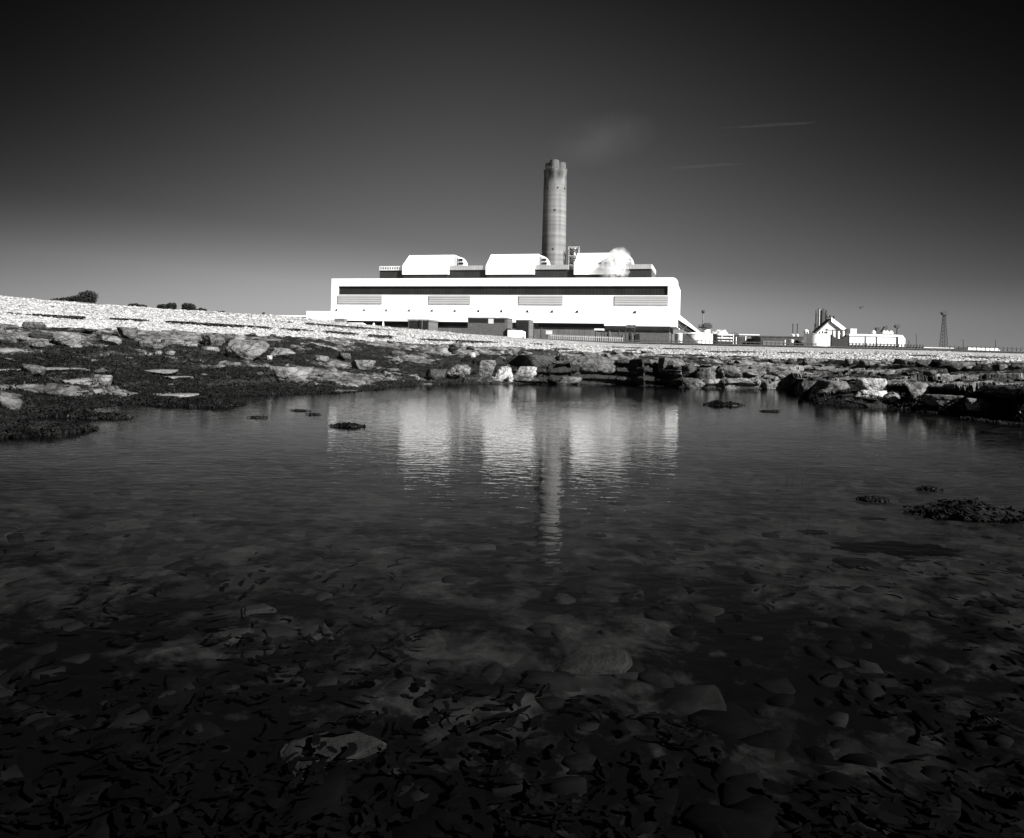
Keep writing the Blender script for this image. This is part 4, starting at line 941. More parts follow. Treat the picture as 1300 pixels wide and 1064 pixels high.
for k in range(26):
    t = R(255 - k * 3.2 + 40); zz_ = h * (k / 25.); p = (r + (r + .5) * math.cos(t), r + (r + .5) * math.sin(t)); m.box(p[0] - .5, p[0] + .5, p[1] - .5, p[1] + .4, zz_ - .25, zz_)
    m.box(p[0] - .1, p[0] + .1, p[1] - .5, p[1] - .35, zz_, zz_ + 1.0)
m.build('stair', M['steel_dk'], o)
o, w, h = tank(858, 871.5, 424, 500, 'small grey tank between the hall and the wide white tank', mat='offwhite')
# absorber vessel with mast
o, w, h = site('absorber_vessel', 889.5, 905.5, 411, 560, 'grey tower vessel with a railed platform and a tall mast above the wide tank', 'vessel'); r = w / 2
MB().lathe([(r * .72, 0), (r * .8, h - 3)], 32, (r, r)).build('shell', M['offwhite'], o, True)
MB().lathe([(r * 1.08, h - 2.997), (r * 1.1, h - 2.2)], 32, (r, r)).build('platform', M['steel_dk'], o)
m = MB()
for k in range(16):
    t = 2 * math.pi * k / 16; m.box(r + r * 1.05 * math.cos(t) - .15, r + r * 1.05 * math.cos(t) + .15, r + r * 1.05 * math.sin(t) - .15, r + r * 1.05 * math.sin(t) + .15, h - 2.2, h - .4)
m.build('railing', M['steel_dk'], o)
MB().box(r * .8, r * 1.7, r * .5, r * 1.4, h - 2.19, h + .6).build('cabin', M['steel_dk'], o)
xm = P(894.3, 400, 560).x - P(889.5, 400, 560).x; zm = zat(894, 394, 560)
MB().tube((xm, r, h - 2.2), (xm, r, zm - 2), .55, .45, 8).build('mast', M['steel_md'], o); MB().lathe([(.6, zm - 2), (1.3, zm - 1.2), (1.3, zm), (.5, zm + .3)], 10, (xm, r)).build('mast_head', M['steel_dk'], o)
# pale heap behind
o, w, h = site('stock_heap', 900, 930, 417, 620, 'bright lumpy stock heap behind the wide tank', 'heap')
me = rock_mesh('heap', (w, w * .8, h * 2), 77, 14, 4, .12, .1); hp = link_mesh('heap', me, M['spoil'], o, True); hp.location = (w / 2, w * .4, 0)
# horizontal vessels stacked
for k, (yt, lb) in enumerate(((423.5, 'topmost of three horizontal white vessels right of the wide tank'), (427.5, 'middle one of three horizontal white vessels right of the wide tank'), (431.5, 'lowest of three horizontal white vessels right of the wide tank'))):
    p = P(911, yt, 480); w = 19 / F * 480; o = empty('horizontal_vessel', (p.x, p.y, GZ), lb, 'vessel'); zc = zat(911, yt + 1.6, 480); rr_ = 1.15 / F * 480
    MB().tube((.8, 0, zc), (w - .8, 0, zc), rr_, n=20).tube((0, 0, zc), (.797, 0, zc), rr_ * .5, rr_, 20).tube((w - .797, 0, zc), (w, 0, zc), rr_, rr_ * .5, 20).build('shell', M['offwhite'], o)
    for q in (.2, .8): MB().box(w * q - .4, w * q + .4, -.5 + .3 * k, .5 + .3 * k, 0, zc - rr_ * .9).build('saddle', M['steel_dk'], o)
o, w, h = site('pipe_rack', 929, 938, 421, 500, 'tangled dark pipe rack between the vessels and the grey block', 'pipe rack')
m = MB()
for q in (0, .35, .7, 1.): m.box(w * q - .25, w * q + .25, 0, .5, 0, h - random.uniform(0, 2))
for q in range(5): m.box(0, w, .1, .45, h * (.25 + .16 * q), h * (.25 + .16 * q) + .4)
m.build('frame', M['steel_dk'], o)
m = MB().tube((w * .2, -.4, 2), (w * .2, -.4, h * .9), .35, n=10).tube((w * .6, -.5, 2), (w * .6, -.5, h * .75), .4, n=10); m.build('pipe', M['offwhite'], o)
def block(x0, x1, yt, Y, D, label, mat, roofmat='offwhite', name='plant_building', parts=()):
    o, w, h = site(name, x0, x1, yt, Y, label, 'building')
    MB().box(0, w, 0, D, 0, h - .8).build('wall', M[mat], o); MB().box(-.3, w + .3, -.3, D + .3, h - .797, h).build('roof', M[roofmat], o)
    for nm, a0, a1, b0, b1, mt in parts: MB().box(w * a0, w * a1, -.3, -.003, h * b0, h * b1).build(nm, M[mt], o)
    return o, w, h
block(909.5, 930, 424, 495, 8, 'black backing block behind the three horizontal vessels', 'dark', 'steel_dk', 'backing_block', (('vent', .2, .4, .86, .95, 'offwhite'),))  # black block added behind the vessels to darken the gaps between them
block(937.5, 963.5, 424.3, 540, 18, 'grey low block with a pale roof edge and one pale pillar', 'brick', parts=(('door', .05, .3, .3, .85, 'steel_dk'), ('pillar', .33, .38, 0, .9, 'offwhite'), ('panel', .42, .97, .35, .85, 'basewall')))
block(964.5, 1001, 426.6, 520, 18, 'long dark framed shed with a lighter front panel', 'brick_dk', 'steel_dk', parts=(('panel', .1, .84, .25, .72, 'basewall'), ('frame', .87, .9, 0, .8, 'offwhite'), ('frame', .02, .05, 0, .9, 'dark')))
block(1001.5, 1037, 427.3, 560, 16, 'dark low building under the two thin flue stacks', 'brick_dk', 'steel_dk', parts=(('door', .2, .4, .3, .6, 'dark'), ('panel', .45, .6, .3, .8, 'basewall')))
for x, lb in ((1006.8, 'left of two thin flue stacks on the dark low building'), (1012.4, 'right of two thin flue stacks on the dark low building')):
    p = P(x, 411, 570); o = empty('flue_stack', (p.x, p.y, GZ), lb, 'flue stack'); MB().lathe([(.42, 0), (.36, p.z - GZ - 1), (.5, p.z - GZ - .9), (.5, p.z - GZ)], 10).build('pipe', M['steel_dk'], o); MB().lathe([(1.2, zat(x, 427.3, 570)), (1.2, zat(x, 425, 570)), (.5, zat(x, 424, 570))], 10).build('plinth', M['offwhite'], o)
tank(1004, 1008.6, 432, 480, 'slim white tank in front of the dark low building', .2, 'white_paint')
o, w, h = site('silo', 1021.3, 1028, 422, 540, 'slender white silo with a domed top left of the gabled building', 'silo'); r = w / 2
MB().lathe([(r, 0), (r, h)], 28, (r, r)).build('shell', M['white_paint'], o, True)
MB().lathe([(r * 1.03, h + .003)] + [(r * 1.03 * math.cos(R(k)), h + .003 + r * 1.2 * math.sin(R(k))) for k in (20, 40, 60, 75, 88)], 28, (r, r)).build('dome', M['offwhite'], o, True)
# gabled building, ridge running away from us
Yg_ = 540; a = P(1035.5, 421.5, Yg_); ap = P(1054.5, 404.5, Yg_); b = P(1078, 421.5, Yg_); o = empty('gabled_building', (a.x, a.y, GZ), 'white gabled plant building with a bright sloping roof edge', 'building')
w = b.x - a.x; xa = ap.x - a.x; he = a.z - GZ; ha = ap.z - GZ; he2 = b.z - GZ
MB().prism([(0.6, 0), (w - .6, 0), (w - .6, he2 - .8), (xa, ha - 1.0), (.6, he - .8)], 0, 6).build('wall', M['offwhite'], o)
MB().prism([(xa, ha - .9), (w - .3, he2 - .75), (w + .8, he2), (xa, ha + .5)], -.8, 6.5).build('roof', M['white_paint'], o)
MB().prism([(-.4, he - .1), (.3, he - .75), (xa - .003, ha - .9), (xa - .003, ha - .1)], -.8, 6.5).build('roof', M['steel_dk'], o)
MB().prism([(xa - .003, ha - 2.2), (w - .9, he2 - 2.0), (w + 1.2, he2 - .6), (xa - .003, ha + .9)], -1.4, -.803).build('bargeboard', M['white_paint'], o)
m = MB().box(xa - 3.5, xa + 4, -.2, -.003, ha - 8.2, ha - 7.9).box(xa - 3, xa - 2, -.25, -.003, ha - 8.3, ha - 7.2); m.build('crane_beam', M['steel_dk'], o)
# process tower behind the gable
o, w, h = site('process_tower', 1039.5, 1049, 391.5, 600, 'dark open process tower with two tall pale pipes behind the gable', 'tower')
m = MB()
for x in (0, w * .62, w): m.box(x - .5, x + .5, -.5, .5, 0, h - (0 if x < w * .9 else 1.5)); m.box(x - .3, x + .3, 5, 5.6, 0, h - 1)
z = h - 1
while z > 8: m.box(w * .55, w + .4, -.2, .3, z - .4, z); z -= 3.1
m.build('frame', M['steel_dk'], o)
MB().box(w * .1, w * .22, .8, 3, 0, h - .5).build('pipe', M['white_paint'], o); MB().box(w * .3, w * .5, .8, 3, 0, h - 1.5).build('lift_shaft', M['dark'], o)
m = MB().tube((w * .75, 1.5, 0), (w * .75, 1.5, h - 3), .8, n=10); z = h - 2
while z > 10: m.tube((w * .62, .8, z), (w, .8, z - 3), .22, n=5); z -= 3.1
m.build('pipework', M['offwhite'], o)
o, w, h = site('side_frame', 1034, 1039, 410, 590, 'short dark steel frame left of the process tower', 'frame')
m = MB().box(0, .6, 0, .6, 0, h).box(w - .6, w, 0, .6, 0, h).box(0.603, w - .603, 0, .6, h - .6, h).box(.603, w - .603, .05, .55, h - 4, h - 3.5).box(w * .4, w * .65, 1, 3, 0, h - 1); m.build('frame', M['steel_dk'], o)
o, w, h = site('roof_plant', 1049, 1060, 399.5, 575, 'cluster of dark machinery poking up behind the gable ridge', 'machinery')
m = MB()
for x, hh, ww in ((.05, 0, .08), (.2, -1.5, .3), (.45, -.5, .1), (.55, -2.5, .3), (.9, -.8, .06)): m.box(w * x, w * (x + ww), 0, 2, 0, h + hh)
m.build('frame', M['steel_dk'], o)
o, w, h = tank(1027.5, 1055.5, 424, 470, 'white drum tank in front of the gabled building', .05, 'white_paint', 'offwhite')
m = MB()
for k in range(9): t = R(195 + k * 18); m.box(w / 2 + w * .46 * math.cos(t) - .35, w / 2 + w * .46 * math.cos(t) + .35, w / 2 + w * .46 * math.sin(t) - .3, w / 2 + w * .46 * math.sin(t) + .3, h + .3, h + 1.3 + .5 * (k % 2))
m.build('railing', M['steel_dk'], o)
for k, lb in enumerate(('left of three white hoppers below the gable', 'middle one of three white hoppers below the gable', 'right of three white hoppers below the gable')):
    x = 1057 + k * 6.0; o, w, h = site('hopper', x, x + 4.2, 420.5, 505, lb, 'hopper', None); r = w / 2
    MB().lathe([(r * .25, h * .45), (r, h * .68), (r, h)], 20, (r, r)).build('bin', M['white_paint'], o, True)
    MB().box(-.2, .25, -.2, .3, 0, h + .4).build('leg', M['steel_dk'], o); MB().box(w - .0, w + .45, -.2, .3, 0, h + .4).build('leg', M['steel_dk'], o); MB().box(-.2, w + .45, -.25, .35, h + .403, h + .9).build('beam', M['steel_dk'], o)
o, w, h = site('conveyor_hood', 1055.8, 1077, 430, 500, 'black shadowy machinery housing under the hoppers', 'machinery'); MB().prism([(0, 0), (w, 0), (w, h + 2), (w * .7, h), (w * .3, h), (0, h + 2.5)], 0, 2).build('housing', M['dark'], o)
o, w, h = site('vent_tower', 1080, 1087.3, 417.3, 520, 'square white vent tower at the left end of the long shed', 'tower')
MB().box(0, w, 0, 4, 0, h - .6).build('shaft', M['white_paint'], o); MB().box(-.25, w + .25, -.25, 4.25, h - .597, h).build('cap', M['offwhite'], o)
o, w, h = site('duct_tower', 1074.5, 1079.5, 417.5, 512, 'dark duct tower between the gable and the white vent tower', 'tower'); MB().box(0, w, 0, 3, 0, h - 2).build('shaft', M['steel_dk'], o); MB().prism([(-.4, h - 1.997), (w + .4, h - 1.997), (w * .7, h), (w * .2, h)], -.3, 3.3).build('cap', M['steel_dk'], o)
# long white shed
o, w, h = site('long_shed', 1078.5, 1140, 425, 500, 'long white shed with a bright angled right end', 'shed')
MB().box(0, w, 0, 16, 0, h - 1.0).build('wall', M['offwhite'], o); MB().box(-.3, w + .2, -.5, 16.3, h - .997, h + .2).build('roof', M['white_paint'], o)
e = P(1149, 425, 500).x - P(1140, 425, 500).x
MB().prism([(w + .203, 0), (w + e, 0), (w + e, h - 2.2), (w + e * .6, h + .1), (w + .203, h + .1)], -.4, 16).build('sunlit_end', M['white_paint'], o)  # front piece in whiter paint, standing in for the sunlit end face
for q in (.33, .56, .98): MB().box(w * q - .25, w * q + .25, -.3, -.003, 0, h - 1.05).build('column', M['steel_dk'], o)
o, w, h = site('roof_machinery', 1106, 1133.5, 421, 510, 'dark angular machinery and pale domes on the long shed roof', 'machinery')
zb_ = zat(1118, 425, 510) - .3
m = MB().box(0, w, 0, 4, zb_, zb_ + .9).box(w * .27, w * .45, .5, 3.5, zb_ + .903, zat(1114, 415.7, 510)); m.build('deck', M['steel_dk'], o)
m = MB().prism([(w * .5, zb_ + 2), (w * .62, zb_ + 2), (w * .82, zat(1127, 416, 510)), (w * .78, zat(1127, 413.8, 510)), (w * .66, zat(1124, 414.5, 510))], 1, 3); m.build('chute', M['steel_dk'], o)
for q in (.12, .6, .74, .92): MB().lathe([(1.4, zb_ + .903), (1.3, zb_ + 2), (.7, zb_ + 2.9), (.1, zb_ + 3.1)], 16, (w * q, 0.2)).build('dome', M['white_paint'], o, True)
# masts, pylon, lamp posts
def pylon(px, ytop, Y, wb, wt, hw, label, lattice=True):
    p = P(px, ytop, Y); o = empty('floodlight_mast' if not lattice else 'lattice_mast', (p.x, p.y, GZ), label, 'mast'); H_ = p.z - GZ; m = MB()
    if lattice:
        for sx in (-1, 1):
            for sy in (-1, 1): m.tube((sx * wb / 2, sy * wb / 2, 0), (sx * wt / 2, sy * wt / 2, H_ - 2), .22, .16, 5)
        n = 12
        for k in range(n):
            z0_, z1_ = (H_ - 2) * k / n, (H_ - 2) * (k + 1) / n; w0, w1 = wb + (wt - wb) * k / n, wb + (wt - wb) * (k + 1) / n
            for sy in (-1, 1):
                m.tube((-w0 / 2, sy * w0 / 2, z0_), (w1 / 2, sy * w1 / 2, z1_), .16, n=4); m.tube((w0 / 2, sy * w0 / 2, z0_), (-w1 / 2, sy * w1 / 2, z1_), .12, n=4)
                m.tube((sy * w0 / 2, -w0 / 2, z0_), (sy * w1 / 2, w1 / 2, z1_), .12, n=4)
    else: m.tube((0, 0, 0), (0, 0, H_ - 1.5), wb / 2, wt / 2, 10)
    m.build('mast', M['steel_dk'] if not lattice else M['steel_dk'], o)
    MB().prism([(-hw * .5, H_ - 2.2), (hw * .5, H_ - 2.2), (hw, H_ - 1.2), (hw, H_ - .3), (-hw, H_ - .3), (-hw, H_ - 1.2)], -hw * .7, hw * .7).build('lamp_head', M['steel_dk'], o)
    m = MB()
    for q in (-.7, 0, .6): m.box(hw * q - .12, hw * q + .12, -.12, .12, H_ - .297, H_ + .8)
    m.build('aerial', M['steel_dk'], o); return o
pylon(1199, 396, 520, 4.6, 1.2, 2.0, 'tall dark lattice mast with a wide head on the right')
pylon(1139, 412.5, 530, .9, .7, 1.7, 'short floodlight mast rising behind the long shed end', False)
def lamp(px, yt, Y, label, arm):
    p = P(px, yt, Y); o = empty('lamp_post', (p.x, p.y, GZ), label, 'lamp post'); h = p.z - GZ
    MB().tube((0, 0, 0), (0, 0, h), .28, .18, 8).build('pole', M['steel_dk'], o); MB().box(-1.6 * arm, .2, -.15, .15, h + .003, h + .35).build('lamp_arm', M['steel_dk'], o)
lamp(1223, 432, 480, 'dark lamp post with a short arm above the long dark wall', 1)
lamp(1264, 432.5, 480, 'plain dark lamp post near the end of the low white shed', .15)
lamp(1163.5, 425, 500, 'thin lamp post just right of the long shed', .5)
lamp(1154, 433, 480, 'shortest thin lamp post beside the long shed end', .5)
# low sheds along the horizon
o, w, h = site('low_shed', 1228, 1271, 441.6, 380, 'long low white shed near the right edge', 'shed')
MB().prism([(0, 0), (w, 0), (w, h * .55), (w * .92, h), (0, h)], 0, 10).build('body', M['white_paint'], o); MB().box(w * .1, w * .22, -.2, -.003, h * .2, h * .62).build('opening', M['dark'], o)
o, w, h = site('boundary_wall', 1172, 1227.8, 441.4, 390, 'long dark boundary wall left of the low white shed', 'wall')
MB().box(0, w, 0, 2, 0, h - .4).build('wall', M['wallconc'], o); MB().box(0, w, -.2, 2.2, h - .397, h).build('coping', M['offwhite'], o)
# dark site fence panels
def fence(x0, x1, yt0, yt1, Y, n, label, solid=.8, mat='steel_dk', rail=True, thick=.35):
    a = P(x0, yt0, Y); b = P(x1, yt1, Y); o = empty('site_fence', (a.x, a.y, GZ), label, 'fence'); w = b.x - a.x; h0 = a.z - GZ; h1 = b.z - GZ
    for k in range(n + 1):
        q = k / n; MB().box(w * q - thick / 2, w * q + thick / 2, -.2, .2, 0, h0 + (h1 - h0) * q + .3).build('post', M[mat], o)
    if solid:
        m = MB().prism([(0, 0), (w, 0), (w, h1 * solid), (0, h0 * solid)], .21, .35); m.build('panel', M['brick_dk'], o)
    m = MB()
    for fr in (1., .55): m.prism([(0, h0 * fr - .3), (w, h1 * fr - .3), (w, h1 * fr), (0, h0 * fr)], -.3, -.203)
    m.build('rail', M[mat], o)
    return o
fence(1078, 1140, 436, 437.5, 330, 14, 'dark panelled fence in front of the long shed', .85)
fence(1141, 1172, 437.5, 438.5, 335, 8, 'dark open fence right of the long shed', .8)
fence(697, 790, 425.5, 429.2, 260, 34, 'pale post fence along the foot of the hall', 0, 'parapet', thick=.3)
fence(790, 880, 431.5, 433.2, 262, 16, 'thin dark post fence by the right corner of the hall', 0, 'steel_dk', thick=.15)
fence(880, 1036, 432, 436.5, 263, 30, 'thin dark post fence in front of the tanks and low blocks', 0, 'steel_dk', thick=.12)
fence(1206, 1330, 439.8, 443, 300, 22, 'thin dark post fence running to the right edge', 0, 'steel_dk', thick=.1)
# sea wall along the top of the beach
pts = [(676, 429.5), (700, 430.3), (760, 433), (850, 435), (1000, 438.4), (1150, 441.8), (1240, 444.6), (1330, 447.2)]
SW = empty('sea_wall', (0, 0, 3.0), 'long dark low sea wall along the top of the shingle', 'wall')
m = MB(); mc = MB()
W_ = []
for x, y in pts:
    K1, Z1 = keys(np.array([float(x)])); Yq = K1[9][0] + 5; p = P(x, y, Yq); W_.append(p)
for p, q in zip(W_[:-1], W_[1:]):
    for mm, za, zb_, e in ((m, lambda c: 0, lambda c: c.z - 3.0 - .28, 0), (mc, lambda c: c.z - 3.0 - .277, lambda c: c.z - 3.0, .12)):
        mm.add([(p.x, p.y - e, za(p)), (q.x, q.y - e, za(q)), (q.x, q.y + .8 + e, za(q)), (p.x, p.y + .8 + e, za(p)), (p.x, p.y - e, zb_(p)), (q.x, q.y - e, zb_(q)), (q.x, q.y + .8 + e, zb_(q)), (p.x, p.y + .8 + e, zb_(p))],
               [(0, 3, 2, 1), (4, 5, 6, 7), (0, 1, 5, 4), (1, 2, 6, 5), (2, 3, 7, 6), (3, 0, 4, 7)])
m.build('wall', M['wallconc'], SW); mc.build('coping', M['steel_dk'], SW)
# pale stones at the beach top on the right
for k, (x0, x1) in enumerate(((1166, 1172), (1174, 1180), (1182, 1189), (1191, 1197), (1199, 1207))):
    rock('stone', (x0, 444.8 + k * .2, x1, 448.2 + k * .2), 'small bleached stone in the row along the beach top', 'rock_white', 'stone', sub=3, Y=190, sink=.3, seed=400 + k, group='bleached stones along the beach top')
# concrete slab on the crest, far left
a = P(45, 379, 51); b = P(131, 385.5, 51.5)
o = empty('concrete_slab', (a.x, a.y, a.z - .45), 'low grey concrete slab edge on the crest at the far left', 'slab'); w = b.x - a.x; dz = b.z - a.z
MB().prism([(0, -.1), (w, dz - .15), (w, dz + .42), (0, .45)], 0, 3).build('slab', M['steel_md'], o)

# ------------------------------------------------------------------ trees on the skyline, bird
def crown(rx, ry, rz, n, seed, leaf):
    rg = np.random.default_rng(seed); cs = []
    for k in range(9): cs.append((rg.uniform(-.65, .65), rg.uniform(-.6, .6), rg.uniform(-.2, .6), rg.uniform(.3, .52)))
    pts = []
    for cx_, cy_, cz_, r_ in cs:
        m_ = n // 9; d = rg.normal(size=(m_, 3)); d /= np.linalg.norm(d, axis=1)[:, None]; rr_ = r_ * rg.uniform(.55, 1.08, m_)[:, None]
        pts.append(np.array([cx_, cy_, cz_]) + d * rr_)
    p = np.concatenate(pts) * np.array([rx, ry, rz]); n = len(p)
    a = rg.normal(size=(n, 3)); a /= np.linalg.norm(a, axis=1)[:, None]; b = np.cross(a, rg.normal(size=(n, 3))); b /= np.linalg.norm(b, axis=1)[:, None]
    s = rg.uniform(.6, 1.3, n)[:, None] * leaf
    V = np.stack([p - a * s, p + b * s * .6, p + a * s, p - b * s * .6], 1).reshape(-1, 3)
    return V, np.arange(n * 4).reshape(-1, 4)
TREES = [((86, 131, 370.5), 330, 'dark rounded tree, the largest on the left skyline', 'tree'), ((60, 98, 376.5), 330, 'low dark shrub trailing left of the largest tree', 'shrub'), ((161, 191, 385.2), 380, 'low dark bush alone between the tree groups', 'shrub'),
         ((196, 212, 385.2), 380, 'small round dark tree at the left of the trio', 'tree'), ((208, 223, 384.6), 385, 'small round dark tree in the middle of the trio', 'tree'), ((224, 250, 385.4), 380, 'wide dark tree at the right of the trio', 'tree'),
         ((246, 263, 391), 380, 'low straggling bush right of the wide tree', 'shrub'), ((272, 286, 395), 400, 'last tiny dark bush before the low white wall', 'shrub')]
for k, ((x0, x1, yt), Yt, lb, ct) in enumerate(TREES):
    p = P((x0 + x1) / 2, yt, Yt); w = (x1 - x0) / F * Yt; o = empty('broadleaf_tree' if ct == 'tree' else 'shrub', (p.x, p.y, GZ), lb, ct); top = p.z - GZ
    vis = (10 if k not in (0,) else 14) / F * Yt; rz = vis * (.95 if ct == 'tree' else .7); cz = top - rz * .95
    V, Q = crown(w / 2 * .92, w / 2 * .8, rz, 4200 if ct == 'tree' else 2600, 500 + k, .38)
    c = link_mesh('crown', np_mesh('crown', V, Q), M['leaf_far'], o); c.location = (0, 0, cz)
    m = MB().tube((0, 0, 0), (.1, 0, cz), .35, .2, 8)
    for q in range(5): t = q * 1.3; m.tube((.1, 0, cz * .8), (math.cos(t) * w * .28, math.sin(t) * w * .25, cz + rz * .35), .16, .05, 5)
    m.build('trunk', M['bark'], o)
bpos = P(1093, 391, 140); o = empty('gull', bpos, 'dark bird flying above the gabled building', 'bird')
m = MB().lathe([(.02, -.45), (.1, -.3), (.13, 0), (.09, .25), (.05, .42), (.01, .5)], 10)
m.v = [(z, y, x * .9) for x, y, z in m.v]
for s in (-1, 1): m.add([(.12, 0, .05), (-.14, 0, .05), (-.05, s * .4, .3), (.14, s * .4, .3), (-.22, s * .75, .12), (-.1, s * .8, .12), (.12, 0, .08), (-.14, 0, .08), (-.05, s * .4, .33), (.14, s * .4, .33)], [(0, 1, 2, 3), (3, 2, 4, 5), (6, 9, 8, 7), (9, 5, 4, 8)])
bd = m.build('body', M['bird'], o); bd.rotation_euler = (0, 0, R(25)); o.rotation_euler = (R(10), R(-12), 0)

# ------------------------------------------------------------------ steam, smoke, contrails (volumes)
def vol_mat(name, dens, scale, lo, hi, col=.95, aniso=.2, fall=None):
    m = bpy.data.materials.new(name); m.use_nodes = True; N, L = nt(m); N.remove(N['Principled BSDF']); out = N['Material Output']
    v = N.new('ShaderNodeVolumePrincipled'); v.inputs['Color'].default_value = (col, col, col, 1); v.inputs['Anisotropy'].default_value = aniso
    tc = N.new('ShaderNodeTexCoord'); n = N.new('ShaderNodeTexNoise'); n.inputs['Scale'].default_value = scale; n.inputs['Detail'].default_value = 5; n.inputs['Roughness'].default_value = .6
    L.new(tc.outputs['Object'], n.inputs['Vector'])
    mr = N.new('ShaderNodeMapRange'); mr.inputs['From Min'].default_value = lo; mr.inputs['From Max'].default_value = hi; mr.inputs['To Max'].default_value = dens; L.new(n.outputs['Fac'], mr.inputs['Value'])
    if fall:   # soft edge: generated coordinates, distance from the centre of the box
        mp = N.new('ShaderNodeMapping'); mp.inputs['Location'].default_value = (-1, -1, -1); mp.inputs['Scale'].default_value = (2, 2, 2); L.new(tc.outputs['Generated'], mp.inputs[0])
        ln = N.new('ShaderNodeVectorMath'); ln.operation = 'LENGTH'; L.new(mp.outputs[0], ln.inputs[0])
        m2 = N.new('ShaderNodeMapRange'); m2.inputs['From Min'].default_value = fall[0]; m2.inputs['From Max'].default_value = fall[1]; m2.inputs['To Min'].default_value = 1; m2.inputs['To Max'].default_value = 0; L.new(ln.outputs['Value'], m2.inputs['Value'])
        mu = N.new('ShaderNodeMath'); mu.operation = 'MULTIPLY'; L.new(mr.outputs[0], mu.inputs[0]); L.new(m2.outputs[0], mu.inputs[1]); L.new(mu.outputs[0], v.inputs['Density'])
    else: L.new(mr.outputs[0], v.inputs['Density'])
    L.new(v.outputs[0], out.inputs['Volume']); return m
def blob_mesh(name, blobs, noise, ns, sub=3, seed=1):
    """union of lumpy balls -> one closed skin via voxel remesh"""
    bm = bmesh.new()
    for x, y, z, r in blobs: bmesh.ops.create_icosphere(bm, subdivisions=sub, radius=r, matrix=Matrix.Translation((x, y, z)))
    V = np.array([v.co[:] for v in bm.verts]); d = (fbm(V[:, 0] * ns + V[:, 1] * ns * .7, V[:, 2] * ns - V[:, 1] * ns * .5, seed, 4) - .5) * noise
    for v, q in zip(bm.verts, d): v.co += v.normal * q if v.normal.length else Vector((0, 0, 0))
    me = bpy.data.meshes.new(name); bm.to_mesh(me); bm.free(); return me
def remesh(o, vox):
    md = o.modifiers.new('skin', 'REMESH'); md.mode = 'VOXEL'; md.voxel_size = vox
bpy.context.view_layer.update()
Ys_ = 594.0
SB = []
for px_, py_, rp_ in ((789, 350, 6), (787, 343, 9), (784, 335, 11.5), (779, 341, 12), (772, 345, 8), (790, 326, 9), (783, 326, 8.5), (797, 334, 5), (764, 347, 5), (774, 334, 8), (796, 325, 5), (790, 319, 4.5), (767, 340, 5)):
    p = P(px_, py_, Ys_); SB.append((p.x, p.y + random.uniform(-2, 2), p.z, 1.35 * rp_ / F * Ys_))
cx_ = P(782, 350, Ys_)
SB = [(x - cx_.x, y - cx_.y, z - cx_.z, r) for x, y, z, r in SB]
o = link_mesh('steam_plume', blob_mesh('steam_plume', SB, 2.4, .35), vol_mat('steam', .42, .30, .43, .57, .74, .0, (.55, 1.08))); o.location = cx_; remesh(o, .5)
tag(o, 'white billowing steam plume in front of the right boiler house', 'steam')
def ellip(name, c, dims, mat, label, cat, rot=(0, 0, 0)):
    bm = bmesh.new(); bmesh.ops.create_icosphere(bm, subdivisions=4, radius=1); me = bpy.data.meshes.new(name)
    for v in bm.verts: v.co = (v.co.x * dims[0], v.co.y * dims[1], v.co.z * dims[2])
    bm.to_mesh(me); bm.free(); o = link_mesh(name, me, mat); o.location = c; o.rotation_euler = rot; return tag(o, label, cat)
ellip('chimney_smoke', P(762, 178, 700), (58, 24, 27), vol_mat('thin_smoke', .0021, .03, .25, .7, .95, .3, (.1, 1.)), 'faint smoke drifting right from the chimney top', 'smoke', (0, R(-14), 0))
ellip('contrail', P(976, 159, 6000), (520, 34, 13), vol_mat('trail_ice', .0009, .006, .3, .6, .98, .3, (.2, 1.)), 'thin bright contrail high in the sky on the right', 'contrail', (0, R(-4.5), 0))
ellip('contrail', P(890, 211, 6000), (420, 40, 16), vol_mat('trail_ice_faint', .0006, .006, .3, .6, .98, .3, (.2, 1.)), 'fainter lower contrail right of the chimney', 'contrail', (0, R(-4.5), 0))

# ------------------------------------------------------------------ light
SUN_EL, SUN_AZ = R(36), R(130)          # azimuth clockwise from +Y (the view direction): behind the camera, to the right
sd = Vector((math.sin(SUN_AZ) * math.cos(SUN_EL), math.cos(SUN_AZ) * math.cos(SUN_EL), math.sin(SUN_EL)))
sl = bpy.data.lights.new('sun', 'SUN'); sl.energy = 5.0; sl.angle = R(.53); sl.color = (1, .985, .965)
so = bpy.data.objects.new('sun', sl); COL.objects.link(so); so.rotation_euler = (-sd).to_track_quat('-Z', 'Y').to_euler(); so.location = sd * 50 + Vector((0, 0, 50))
w = bpy.data.worlds.new('World'); scn.world = w; w.use_nodes = True
N = w.node_tree.nodes; L = w.node_tree.links; bg = N['Background']
vt = N.new('ShaderNodeTexCoord'); vs = N.new('ShaderNodeSeparateXYZ'); vm = N.new('ShaderNodeMath'); vm.operation = 'MAXIMUM'; vm.inputs[1].default_value = .04; vc = N.new('ShaderNodeCombineXYZ')
L.new(vt.outputs['Generated'], vs.inputs[0]); L.new(vs.outputs['X'], vc.inputs[0]); L.new(vs.outputs['Y'], vc.inputs[1]); L.new(vs.outputs['Z'], vm.inputs[0]); L.new(vm.outputs[0], vc.inputs[2])   # no dark rim below the horizon haze
sky = N.new('ShaderNodeTexSky'); L.new(vc.outputs[0], sky.inputs[0]); sky.sky_type = 'NISHITA'; sky.sun_disc = False; sky.sun_elevation = SUN_EL; sky.sun_rotation = SUN_AZ; sky.altitude = 0; sky.air_density = 1.0; sky.dust_density = 1.0; sky.ozone_density = 1.0
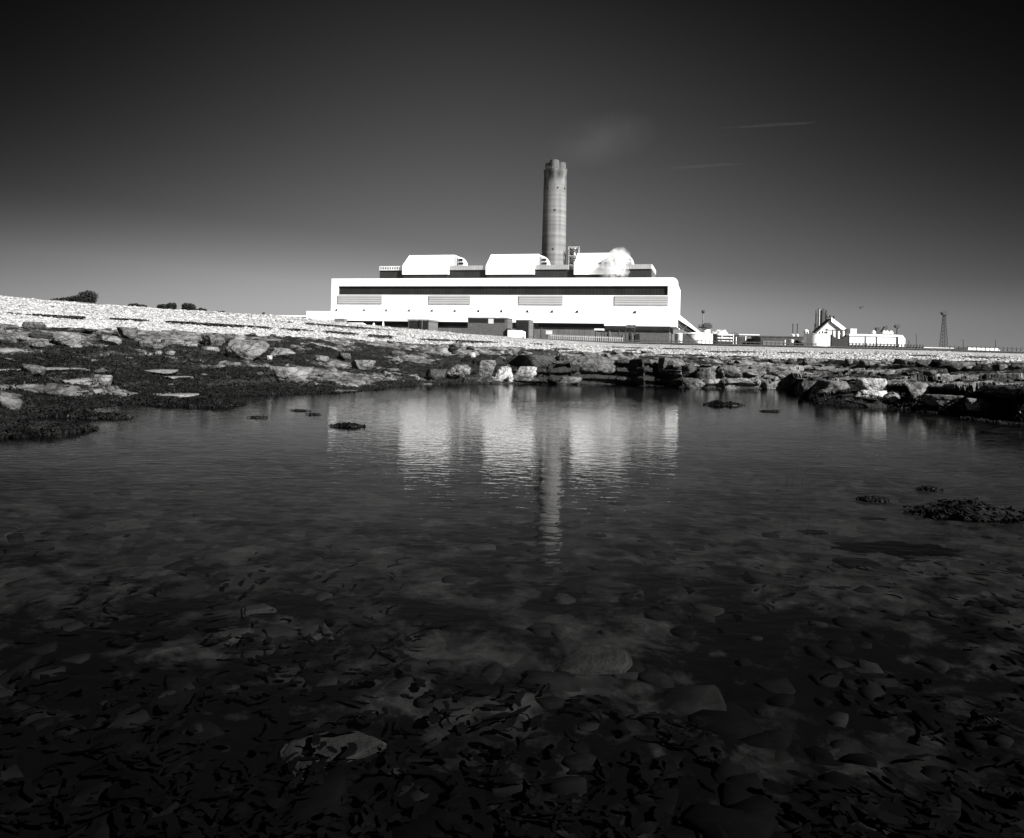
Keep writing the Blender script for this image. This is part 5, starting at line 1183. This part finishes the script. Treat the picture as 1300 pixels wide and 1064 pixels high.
# black-and-white film behind a red filter: only the sky's red light is kept, printed hard
sp = N.new('ShaderNodeSeparateColor'); L.new(sky.outputs[0], sp.inputs[0])
def wm(op, a, b):
    n = N.new('ShaderNodeMath'); n.operation = op
    for k, q in enumerate((a, b)):
        if isinstance(q, (int, float)): n.inputs[k].default_value = q
        else: L.new(q, n.inputs[k])
    return n.outputs[0]
tc = N.new('ShaderNodeTexCoord'); sx = N.new('ShaderNodeSeparateXYZ'); L.new(tc.outputs['Generated'], sx.inputs[0])
X_, Z_ = sx.outputs['X'], wm('MINIMUM', wm('MAXIMUM', sx.outputs['Z'], 0.0), .45)
red = sp.outputs[0]
blk = wm('MAXIMUM', wm('SUBTRACT', red, 1.05), .06)                      # deep blue prints black
pale = wm('ADD', 1.0, wm('MULTIPLY', wm('MINIMUM', wm('MAXIMUM', wm('SUBTRACT', red, 3.6), 0.0), 1.4), .36))   # pale air near the horizon
side = wm('MULTIPLY', wm('EXPONENT', wm('MULTIPLY', wm('MULTIPLY', X_, X_), wm('MULTIPLY', wm('ADD', wm('ADD', .45, wm('MULTIPLY', wm('MULTIPLY', X_, X_), 1.2)), wm('MULTIPLY', Z_, 22.0)), -1.0)), 0), wm('ADD', 1.0, wm('MULTIPLY', X_, .22)))  # sky colour dimmed by hand towards the sides and upper corners, imitating lens vignetting
gn_out = wm('MULTIPLY', wm('MULTIPLY', wm('MULTIPLY', blk, pale), side), .255)
cb = N.new('ShaderNodeCombineColor')
for k in range(3): L.new(gn_out, cb.inputs[k])
L.new(cb.outputs[0], bg.inputs['Color']); bg.inputs['Strength'].default_value = .1

# ------------------------------------------------------------------ camera and render settings
cam = bpy.data.cameras.new('camera'); co = bpy.data.objects.new('camera', cam); COL.objects.link(co)
cam.sensor_fit = 'HORIZONTAL'; cam.sensor_width = 36; cam.lens = 36 * F / 1300; cam.shift_y = -(532 - CY) / 1300; cam.clip_start = .05; cam.clip_end = 20000
mw = Matrix.Identity(4)
for k, ax in enumerate((cr, cu, -cf)):
    for j in range(3): mw[j][k] = ax[j]
mw.translation = CAM; co.matrix_world = mw; scn.camera = co
scn.view_settings.view_transform = 'Standard'; scn.view_settings.look = 'None'; scn.view_settings.gamma = 1; scn.view_settings.exposure = 1.5
scn.cycles.use_denoising = True
try: scn.cycles.denoiser = 'OPENIMAGEDENOISE'
except Exception: pass
scn.cycles.volume_bounces = 6; scn.cycles.max_bounces = 12; scn.cycles.transparent_max_bounces = 12
scn.cycles.volume_step_rate = 1.0
